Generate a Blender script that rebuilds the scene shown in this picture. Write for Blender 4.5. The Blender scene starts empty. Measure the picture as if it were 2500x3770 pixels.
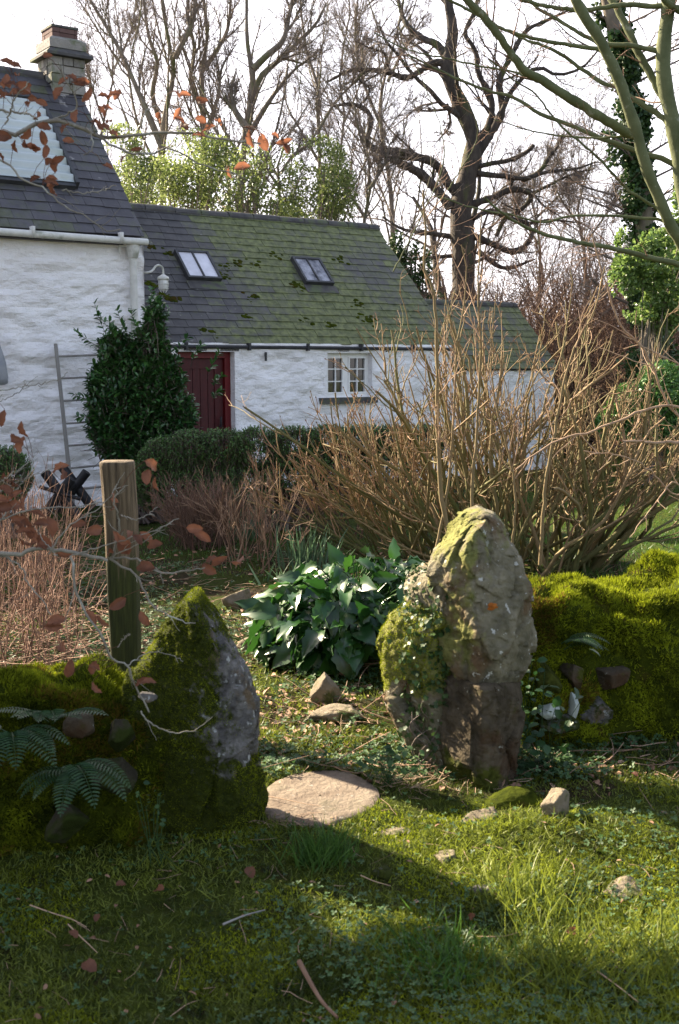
import bpy, math, random
import numpy as np
from mathutils import Vector, Matrix

# ------------------------------------------------------------------ camera, world, sun, exposure
S = bpy.context.scene
CAMZ, PITCH, FPX = 1.65, math.radians(7.64), 40.0/36.0*3770.0
cd = bpy.data.cameras.new('camera'); cam = bpy.data.objects.new('camera', cd)
S.collection.objects.link(cam); S.camera = cam
cam.location = (0, 0, CAMZ); cam.rotation_euler = (math.radians(90)-PITCH, 0, 0)
cd.sensor_fit = 'VERTICAL'; cd.sensor_height = 36; cd.sensor_width = 24; cd.lens = 40
cd.clip_start = 0.05; cd.clip_end = 2000
cd.dof.use_dof = True; cd.dof.focus_distance = 9.0; cd.dof.aperture_fstop = 7.0

SUN_A, SUN_E = math.radians(52), math.radians(32.5)      # left of the view direction, above the horizon
sdir = Vector((-math.sin(SUN_A)*math.cos(SUN_E), math.cos(SUN_A)*math.cos(SUN_E), math.sin(SUN_E)))
sl = bpy.data.lights.new('sun', 'SUN'); so = bpy.data.objects.new('sun', sl); S.collection.objects.link(so)
sl.energy = 5.0; sl.angle = math.radians(0.6); sl.color = (1.0, 0.84, 0.62)
so.rotation_euler = sdir.to_track_quat('Z', 'Y').to_euler(); so.location = (-20, 18, 20)

W = bpy.data.worlds.new('World'); S.world = W; W.use_nodes = True
wn, wl = W.node_tree.nodes, W.node_tree.links
bg = wn['Background']; bg.inputs['Strength'].default_value = 0.062
sky = wn.new('ShaderNodeTexSky'); sky.sky_type = 'NISHITA'; sky.sun_disc = False
sky.sun_elevation = SUN_E; sky.sun_rotation = -SUN_A
sky.air_density = 1.0; sky.dust_density = 3.0; sky.ozone_density = 1.0
tc = wn.new('ShaderNodeTexCoord'); nz = wn.new('ShaderNodeTexNoise'); nz.inputs['Scale'].default_value = 2.2; nz.inputs['Detail'].default_value = 5
rp = wn.new('ShaderNodeMapRange'); rp.inputs[1].default_value = .35; rp.inputs[2].default_value = .65; rp.inputs[3].default_value = .72; rp.inputs[4].default_value = .95
mx = wn.new('ShaderNodeMix'); mx.data_type = 'RGBA'; mx.inputs[7].default_value = (8.0, 7.6, 8.0, 1)   # thin bright cloud
wl.new(tc.outputs['Generated'], nz.inputs['Vector']); wl.new(nz.outputs[0], rp.inputs[0]); sp = wn.new('ShaderNodeSeparateXYZ'); el = wn.new('ShaderNodeMapRange'); mu = wn.new('ShaderNodeMath'); mu.operation = 'MULTIPLY'   # haze lies low, the zenith is clear
el.inputs[1].default_value = .45; el.inputs[2].default_value = .85; el.inputs[3].default_value = 1; el.inputs[4].default_value = .12
wl.new(tc.outputs['Generated'], sp.inputs[0]); wl.new(sp.outputs[2], el.inputs[0]); wl.new(el.outputs[0], mu.inputs[0]); wl.new(rp.outputs[0], mu.inputs[1])
dt = wn.new('ShaderNodeVectorMath'); dt.operation = 'DOT_PRODUCT'; dt.inputs[1].default_value = (-.35, .94, 0); az = wn.new('ShaderNodeMapRange'); m2 = wn.new('ShaderNodeMath'); m2.operation = 'MULTIPLY'   # the thin cloud glows on the sun's side
az.inputs[1].default_value = -.3; az.inputs[2].default_value = .6; az.inputs[3].default_value = .31; az.inputs[4].default_value = 1
wl.new(tc.outputs['Generated'], dt.inputs[0]); wl.new(dt.outputs['Value'], az.inputs[0]); wl.new(az.outputs[0], m2.inputs[0]); wl.new(mu.outputs[0], m2.inputs[1]); wl.new(m2.outputs[0], mx.inputs[0])
wl.new(sky.outputs[0], mx.inputs[6]); wl.new(mx.outputs[2], bg.inputs['Color'])
S.view_settings.view_transform = 'Standard'; S.view_settings.look = 'None'
S.view_settings.exposure = 2.35; S.view_settings.gamma = 1

# ------------------------------------------------------------------ photo point -> place in the world
def ray(u, v):
    a, b = (u-1250)/FPX, (v-1885)/FPX
    c, s = math.cos(PITCH), math.sin(PITCH)
    return np.array([a, c-b*s, -s-b*c])
def at(u, v, Y):
    d = ray(u, v); return np.array([0, 0, CAMZ]) + d*(Y/d[1])
def gr(u, v, z=0.0):
    d = ray(u, v); return np.array([0, 0, CAMZ]) + d*((z-CAMZ)/d[2])

# ------------------------------------------------------------------ noise
def _h(ix, iy, iz, seed):
    n = (ix.astype(np.int64)*374761393 + iy.astype(np.int64)*668265263 + iz.astype(np.int64)*1274126177 + seed*974634777) & 0xffffffff
    n = ((n ^ (n >> 13))*1274126177) & 0xffffffff
    n = (n ^ (n >> 16)) & 0xffff
    return n/32767.5-1.0
def vn(p, seed=0):
    p = np.asarray(p, float); i = np.floor(p).astype(np.int64); f = p-i; f = f*f*(3-2*f)
    r = 0
    for dx in (0, 1):
        for dy in (0, 1):
            for dz in (0, 1):
                w = (f[..., 0] if dx else 1-f[..., 0])*(f[..., 1] if dy else 1-f[..., 1])*(f[..., 2] if dz else 1-f[..., 2])
                r = r + w*_h(i[..., 0]+dx, i[..., 1]+dy, i[..., 2]+dz, seed)
    return r
def fbm(p, o=4, seed=0, gain=.5):
    p = np.asarray(p, float); r = 0; a = 1; t = 0
    for k in range(o):
        r = r + a*vn(p*(2.03**k)+k*7.3, seed+k); t += a; a *= gain
    return r/t
def sst(x, a, b):
    t = np.clip((x-a)/(b-a), 0, 1); return t*t*(3-2*t)
def worley(p, seed=0):
    """nearest random point: (its id hash, offset from it, F2-F1)"""
    p = np.asarray(p, float); i0 = np.floor(p).astype(np.int64); b1 = np.full(p.shape[:-1], 9.); b2 = b1.copy(); off = np.zeros(p.shape); idh = np.zeros(p.shape[:-1])
    for dx in (-1, 0, 1):
        for dy in (-1, 0, 1):
            for dz in (-1, 0, 1):
                c = i0+[dx, dy, dz]; f = np.stack([_h(c[..., 0], c[..., 1], c[..., 2], seed+k)*.5+.5 for k in range(3)], -1)+c; d = p-f; r = np.sqrt((d*d).sum(-1))
                m = r < b1; b2 = np.where(m, b1, np.minimum(b2, r)); b1 = np.where(m, r, b1); off = np.where(m[..., None], d, off); idh = np.where(m, _h(c[..., 0], c[..., 1], c[..., 2], seed+9), idh)
    return idh, off, b2-b1
def facets(p, seed=0, k=.9):
    """height of broken planar plates"""
    h, o, e = worley(p, seed); a = h*7.1+seed; n = np.stack([np.sin(a*3.1), np.cos(a*5.3), np.sin(a*7.7+1)], -1)
    return h*.35+(o*n).sum(-1)*k-.12*np.exp(-e*14)
def nrm(v):
    return v/np.maximum(np.linalg.norm(v, axis=-1, keepdims=True), 1e-9)

# ------------------------------------------------------------------ mesh building
class MB:
    def __init__(s): s.V = []; s.Q = []; s.T = []; s.A = []; s.n = 0
    def add(s, v, q=None, t=None, a=0.5):
        v = np.array(v, float).reshape(-1, 3)
        s.V.append(v)
        s.A.append(np.broadcast_to(np.asarray(a, float), (len(v),)).copy())
        if q is not None and len(q): s.Q.append(np.asarray(q).reshape(-1, 4)+s.n)
        if t is not None and len(t): s.T.append(np.asarray(t).reshape(-1, 3)+s.n)
        s.n += len(v)
    def arrays(s):
        V = np.concatenate(s.V); A = np.concatenate(s.A)
        Q = np.concatenate(s.Q) if s.Q else np.zeros((0, 4), int)
        T = np.concatenate(s.T) if s.T else np.zeros((0, 3), int)
        return V, Q, T, A
    def box(s, x0, x1, y0, y1, z0, z1, a=.5, M=None):
        v = np.array([[x, y, z] for x in (x0, x1) for y in (y0, y1) for z in (z0, z1)], float)
        if M is not None: v = v@np.asarray(M)[:3, :3].T+np.asarray(M)[:3, 3]
        s.add(v, [[0, 1, 3, 2], [4, 6, 7, 5], [0, 4, 5, 1], [2, 3, 7, 6], [0, 2, 6, 4], [1, 5, 7, 3]], a=a)
    def grid(s, P, a=.5, wrap=False):
        P = np.asarray(P, float); n, m = P.shape[:2]
        i = np.arange(n-1)[:, None]*m; j = np.arange(m if wrap else m-1)[None]
        j2 = (j+1) % m
        q = np.stack([i+j, i+j2, i+m+j2, i+m+j], -1).reshape(-1, 4)
        aa = np.broadcast_to(np.asarray(a, float), (n, m)).reshape(-1)
        s.add(P.reshape(-1, 3), q, a=aa)
    def build(s, name, mat, parent=None, smooth=True, base=None, inv=True):
        V, Q, T, A = s.arrays()
        me = bpy.data.meshes.new(name)
        loc = np.zeros(3)
        if base is not None: loc = np.asarray(base, float); V = V-loc
        nl = len(Q)*4+len(T)*3
        me.vertices.add(len(V)); me.vertices.foreach_set('co', V.astype(np.float32).ravel())
        me.loops.add(nl); me.loops.foreach_set('vertex_index', np.concatenate([Q.ravel(), T.ravel()]).astype(np.int32))
        me.polygons.add(len(Q)+len(T))
        st = np.concatenate([np.arange(len(Q))*4, len(Q)*4+np.arange(len(T))*3]).astype(np.int32)
        me.polygons.foreach_set('loop_start', st)
        me.polygons.foreach_set('loop_total', np.concatenate([np.full(len(Q), 4), np.full(len(T), 3)]).astype(np.int32))
        me.polygons.foreach_set('use_smooth', np.full(len(Q)+len(T), smooth))
        at_ = me.attributes.new('tint', 'FLOAT', 'POINT'); at_.data.foreach_set('value', A.astype(np.float32))
        me.update(calc_edges=True); me.validate()
        o = bpy.data.objects.new(name, me); S.collection.objects.link(o); o.location = loc
        me.materials.append(mat)
        if parent is not None:
            o.parent = parent
            if inv:
                r = parent; L = Vector((0, 0, 0))
                while r is not None: L = L+r.location; r = r.parent
                o.location = Vector(loc)-L
        return o
def tag(o, label=None, cat=None, group=None, kind=None):
    for k, v in (('label', label), ('category', cat), ('group', group), ('kind', kind)):
        if v: o[k] = v
    return o
def empty(name, loc, rz=0, label=None, cat=None, group=None):
    o = bpy.data.objects.new(name, None); o.empty_display_size = .2
    S.collection.objects.link(o); o.location = loc; o.rotation_euler = (0, 0, rz)
    return tag(o, label, cat, group)
def copy_tree(o, parent=None):
    c = o.copy(); S.collection.objects.link(c); c.parent = parent
    for ch in [x for x in bpy.data.objects if x.parent == o]: copy_tree(ch, c)
    return c

def tubes(mb, P, R, sides=4, a=.5, cap=False):
    P = np.asarray(P, float); R = np.asarray(R, float)
    if P.ndim == 2: P = P[None]; R = R[None]
    N, K = P.shape[:2]
    T = nrm(np.gradient(P, axis=1)); m = nrm(T.mean(1))
    ref = np.where((np.abs(m[:, 2]) > .7)[:, None], np.array([[1., .1, 0]]), np.array([[0., .1, 1.]]))
    X = nrm(np.cross(T, ref[:, None, :])); Y = np.cross(T, X)
    th = np.arange(sides)*2*np.pi/sides
    ring = X[:, :, None]*np.cos(th)[:, None]+Y[:, :, None]*np.sin(th)[:, None]
    V = P[:, :, None]+ring*R[:, :, None, None]
    b = np.arange(N)[:, None, None]*K*sides; k = np.arange(K-1)[None, :, None]*sides; j = np.arange(sides)[None, None]
    j2 = (j+1) % sides
    q = np.stack([b+k+j, b+k+j2, b+k+sides+j2, b+k+sides+j], -1).reshape(-1, 4)
    a = np.asarray(a, float)
    if a.ndim == 1: a = np.broadcast_to(a[:, None], (N, K))
    aa = np.broadcast_to(a[..., None] if a.ndim == 2 else a, (N, K, sides)).reshape(-1)
    mb.add(V.reshape(-1, 3), q, a=aa)
    if cap:
        for i in range(N):
            for e in (0, K-1):
                mb.add(V[i, e], t=[[0, x, x+1] for x in range(1, sides-1)], a=float(aa[0]))
def polyline(pts, n):
    pts = np.asarray(pts, float)
    if len(pts) > 2:                    # Catmull-Rom
        p = np.vstack([2*pts[0]-pts[1], pts, 2*pts[-1]-pts[-2]]); out = []
        for i in range(1, len(p)-2):
            for t in np.linspace(0, 1, 8, endpoint=False):
                out.append(.5*((2*p[i])+(-p[i-1]+p[i+1])*t+(2*p[i-1]-5*p[i]+4*p[i+1]-p[i+2])*t*t+(-p[i-1]+3*p[i]-3*p[i+1]+p[i+2])*t**3))
        out.append(pts[-1]); pts = np.array(out)
    d = np.r_[0, np.cumsum(np.linalg.norm(np.diff(pts, axis=0), axis=1))]
    t = np.linspace(0, d[-1], n)
    return np.stack([np.interp(t, d, pts[:, k]) for k in range(pts.shape[1])], 1)
def pxline(pts, Y, n=12, jit=0, rng=None):
    """points of a limb given in the photo, at depth Y (number or list)"""
    Ys = np.linspace(Y[0], Y[1], len(pts)) if isinstance(Y, (tuple, list)) else [Y]*len(pts)
    P = polyline([at(u, v, y) for (u, v), y in zip(pts, Ys)], n)
    if jit and rng is not None: P[1:-1] += rng.normal(0, jit, P[1:-1].shape)
    return P
def grow(st, d, L, K, wob, up, rng, down=0):
    N = len(st); P = np.zeros((N, K, 3)); P[:, 0] = st; d = nrm(d); s = (np.asarray(L)/(K-1))[:, None]
    for k in range(1, K):
        d = nrm(d+rng.normal(0, wob, (N, 3))+np.array([0, 0, up])); P[:, k] = P[:, k-1]+d*s
    return P
def spawn(P, R, n, t0, t1, ang, lf, rng, lmin=None, rf=.6):
    """n children per parent -> starts, dirs, lengths, radii"""
    N, K = P.shape[:2]
    i = np.repeat(np.arange(N), n); t = rng.uniform(t0, t1, N*n)*(K-1); k = np.minimum(t.astype(int), K-2); f = (t-k)[:, None]
    st = P[i, k]*(1-f)+P[i, k+1]*f; tg = nrm(P[i, k+1]-P[i, k])
    pr = nrm(np.cross(tg, rng.normal(0, 1, (N*n, 3)))); a = rng.uniform(ang[0], ang[1], N*n)[:, None]
    d = tg*np.cos(a)+pr*np.sin(a)
    Lp = np.linalg.norm(np.diff(P, axis=1), axis=2).sum(1)[i]
    L = Lp*rng.uniform(lf[0], lf[1], N*n)*(1.15-.6*t/(K-1))
    r = (R[i, k]*(1-f[:, 0])+R[i, k+1]*f[:, 0])*rf
    return st, d, L, r
def branches(mb, P, R, levels, rng, a0=.3, a1=.8):
    """levels: (n, t0, t1, (ang), (len), K, wobble, up, sides, rmin, rf)"""
    out = []
    for li, (n, t0, t1, ang, lf, K, wob, up, sides, rmin, rf) in enumerate(levels):
        st, d, L, r = spawn(P, R, n, t0, t1, ang, lf, rng, rf=rf)
        P = grow(st, d, L, K, wob, up, rng); r = np.maximum(r, rmin)
        R = r[:, None]*np.linspace(1, .35, K)[None]; R = np.maximum(R, rmin*.6)
        av = a0+(a1-a0)*(li+1)/len(levels)
        tubes(mb, P, R, sides, a=np.clip(av+rng.uniform(-.3, .3, len(P)), 0, 1))
        out.append((P, R))
    return out

# leaf shapes: (verts, quads, tris); u along, v across, w up
def lf_diamond(): return np.array([[0, 0, 0], [.45, .5, .04], [1, 0, -.06], [.45, -.5, .04]], float), [], [[0, 2, 1], [0, 3, 2]]
def lf_fold():
    v = [[0, 0, 0], [.28, .4, .1], [.7, .38, .06], [1, 0, -.1], [.7, -.38, .06], [.28, -.4, .1], [.28, 0, .0], [.7, 0, -.02]]
    return np.array(v, float), [[6, 7, 2, 1], [5, 4, 7, 6]], [[0, 6, 1], [0, 5, 6], [7, 3, 2], [7, 4, 3]]
def lf_curl():
    rows = []; q = []
    for i, t in enumerate(np.linspace(0, 1, 7)):
        w = .5*math.sin(math.pi*min(1, t*.93+.05))**.7*(1 if i not in (0, 6) else .15)
        for j, s in enumerate((-1, -.5, 0, .5, 1)): rows.append([t, s*w*(.85 if abs(s) == 1 else 1), .32*w*abs(s)**1.5+.12*math.sin(3*t)+.05*(-1)**i*abs(s)])
    for i in range(6):
        for j in range(4): q.append([i*5+j, i*5+j+1, i*5+5+j+1, i*5+5+j])
    return np.array(rows), q, []
def lf_big():
    rows = []; q = []
    for i, t in enumerate(np.linspace(0, 1, 8)):
        w = .5*(math.sin(math.pi*min(1., t*.9+.1)**.8) if t < 1 else .02)*(1+.1*(-1)**i)
        for j, s in enumerate((-1, -.5, 0, .5, 1)): rows.append([t, s*w, .18*abs(s)*w-.42*t*t+.03*(-1)**(i+j)*abs(s)])
    for i in range(7):
        for j in range(4): q.append([i*5+j, i*5+j+1, i*5+5+j+1, i*5+5+j])
    return np.array(rows), q, []
def lf_blade(bend=.35):
    return np.array([[0, -.5, 0], [0, .5, 0], [.45, -.42, bend*.2], [.45, .42, bend*.2], [.8, -.25, bend*.62], [.8, .25, bend*.62], [1, 0, bend]], float)*[1, 1, -1], [[0, 1, 3, 2], [2, 3, 5, 4]], [[4, 5, 6]]
def lf_tri(): return np.array([[0, -.5, 0], [0, .5, 0], [1, 0, -.12]], float), [], [[0, 1, 2]]
def lf_trefoil():
    V = [[0, 0, 0]]; T = []
    for k in range(3):
        c = 2*math.pi*k/3; b = len(V)
        for da, r in ((-.75, .5), (-.4, .92), (0, 1.0), (.4, .92), (.75, .5)): V.append([math.cos(c+da)*r*.5, math.sin(c+da)*r*.5, .05+.05*r])
        for j in range(4): T.append([0, b+j, b+j+1])
    return np.array(V), [], T
def lf_ivy():
    ang = [0, 25, 50, 85, 115, 150, 180, 210, 245, 275, 310, 335]; r = [1, .55, .8, .45, .62, .3, .15, .3, .62, .45, .8, .55]
    V = [[.35, 0, 0]]+[[.35+.65*q*math.cos(math.radians(a)), .65*q*math.sin(math.radians(a)), .07*q] for a, q in zip(ang, r)]
    return np.array(V), [], [[0, 1+i, 1+(i+1) % 12] for i in range(12)]
def leaves(mb, C, D, Nn, L, Wd, shape, a=.5):
    C = np.asarray(C, float); n = len(C)
    if n == 0: return
    v, q, t = shape; D = nrm(np.asarray(D, float)); Y = nrm(np.cross(Nn, D)); Z = np.cross(D, Y)
    L = np.broadcast_to(np.asarray(L, float), (n,)); Wd = np.broadcast_to(np.asarray(Wd, float), (n,))
    P = C[:, None]+D[:, None]*(v[None, :, :1]*L[:, None, None])+Y[:, None]*(v[None, :, 1:2]*Wd[:, None, None])+Z[:, None]*(v[None, :, 2:3]*L[:, None, None])
    off = (np.arange(n)*len(v))[:, None, None]
    qq = (np.asarray(q)[None]+off).reshape(-1, 4) if len(q) else None
    tt = (np.asarray(t)[None]+off).reshape(-1, 3) if len(t) else None
    aa = np.repeat(np.broadcast_to(np.asarray(a, float), (n,)), len(v))
    mb.add(P.reshape(-1, 3), qq, tt, aa)
def surf_points(V, Q, T, n, rng, wt=None):
    """random points + normals on a mesh, weighted by area and by wt(points, normals)"""
    tr = np.concatenate([Q[:, [0, 1, 2]], Q[:, [0, 2, 3]], T]) if len(Q) else T
    a, b, c = V[tr[:, 0]], V[tr[:, 1]], V[tr[:, 2]]; cr = np.cross(b-a, c-a); ar = np.linalg.norm(cr, axis=1)
    w = ar.copy()
    if wt is not None: w = w*np.maximum(wt((a+b+c)/3, nrm(cr)), 0)
    i = rng.choice(len(tr), n, p=w/w.sum()); r1 = np.sqrt(rng.uniform(0, 1, n))[:, None]; r2 = rng.uniform(0, 1, n)[:, None]
    return a[i]*(1-r1)+b[i]*r1*(1-r2)+c[i]*r1*r2, nrm(cr)[i]

# ------------------------------------------------------------------ materials
def C3(c): return (c[0], c[1], c[2], 1)
def mat(name, c1, c2, scale=8, rough=.85, bump=.3, bscale=40, c3=None, s3=3, t3=(.5, .6), tint=0.0, spec=.3, moss=None, transl=0, detail=6, aniso=(1, 1, 1), bdist=.01, speck=None, mw=(.42, .6)):
    """c1..c2 by noise (+ tint attribute), c3 in patches, moss=(colour a, colour b) by the tint attribute, speck = pale lichen dots"""
    m = bpy.data.materials.new(name); m.use_nodes = True; N, L = m.node_tree.nodes, m.node_tree.links
    B = N['Principled BSDF']; B.inputs['Roughness'].default_value = rough; B.inputs['Specular IOR Level'].default_value = spec
    tcx = N.new('ShaderNodeTexCoord'); mp = N.new('ShaderNodeMapping'); mp.inputs['Scale'].default_value = aniso; L.new(tcx.outputs['Object'], mp.inputs[0])
    def noise(sc, det=detail, ro=.6):
        n = N.new('ShaderNodeTexNoise'); n.inputs['Scale'].default_value = sc; n.inputs['Detail'].default_value = det; n.inputs['Roughness'].default_value = ro
        L.new(mp.outputs[0], n.inputs['Vector']); return n.outputs[0]
    def rng_(x, a, b, c=0, d=1):
        r = N.new('ShaderNodeMapRange'); r.inputs[1].default_value = a; r.inputs[2].default_value = b; r.inputs[3].default_value = c; r.inputs[4].default_value = d
        L.new(x, r.inputs[0]); return r.outputs[0]
    def mix(f, x, y):
        k = N.new('ShaderNodeMix'); k.data_type = 'RGBA'; L.new(f, k.inputs[0])
        for i, z in ((6, x), (7, y)):
            if isinstance(z, tuple): k.inputs[i].default_value = C3(z)
            else: L.new(z, k.inputs[i])
        return k.outputs[2]
    def math_(op, x, y):
        k = N.new('ShaderNodeMath'); k.operation = op
        for i, z in ((0, x), (1, y)):
            if isinstance(z, (int, float)): k.inputs[i].default_value = z
            else: L.new(z, k.inputs[i])
        return k.outputs[0]
    A = N.new('ShaderNodeAttribute'); A.attribute_name = 'tint'; tv = A.outputs['Fac']
    f = rng_(noise(scale), .3, .7)
    if tint: f = math_('ADD', math_('MULTIPLY', f, 1-tint), math_('MULTIPLY', tv, tint))
    col = mix(f, c1, c2)
    if c3 is not None: col = mix(rng_(noise(s3), t3[0], t3[1]), col, c3)
    if speck is not None:
        col = mix(rng_(noise(speck[1], 3), speck[2], speck[2]+.06), col, speck[0])
    if moss is not None:
        mm = mix(rng_(noise(scale*2.5), .3, .7), moss[0], moss[1])
        e = math_('ADD', tv, math_('MULTIPLY', math_('SUBTRACT', noise(scale*1.5, 8), .5), 1.1))
        col = mix(rng_(e, mw[0], mw[1]), col, mm)
    L.new(col, B.inputs['Base Color'])
    if bump:
        b = N.new('ShaderNodeBump'); b.inputs['Strength'].default_value = bump; b.inputs['Distance'].default_value = bdist
        L.new(noise(bscale, 8, .65), b.inputs['Height']); L.new(b.outputs[0], B.inputs['Normal'])
    if transl:
        t = N.new('ShaderNodeBsdfTranslucent'); L.new(col, t.inputs['Color']); ms = N.new('ShaderNodeMixShader'); ms.inputs[0].default_value = transl
        L.new(B.outputs[0], ms.inputs[1]); L.new(t.outputs[0], ms.inputs[2]); L.new(ms.outputs[0], N['Material Output'].inputs[0])
    return m
def leafmat(name, c1, c2, rough=.45, spec=.5, transl=.35):
    return mat(name, c1, c2, scale=9, rough=rough, spec=spec, bump=0, tint=.75, transl=transl, detail=2)

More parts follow.
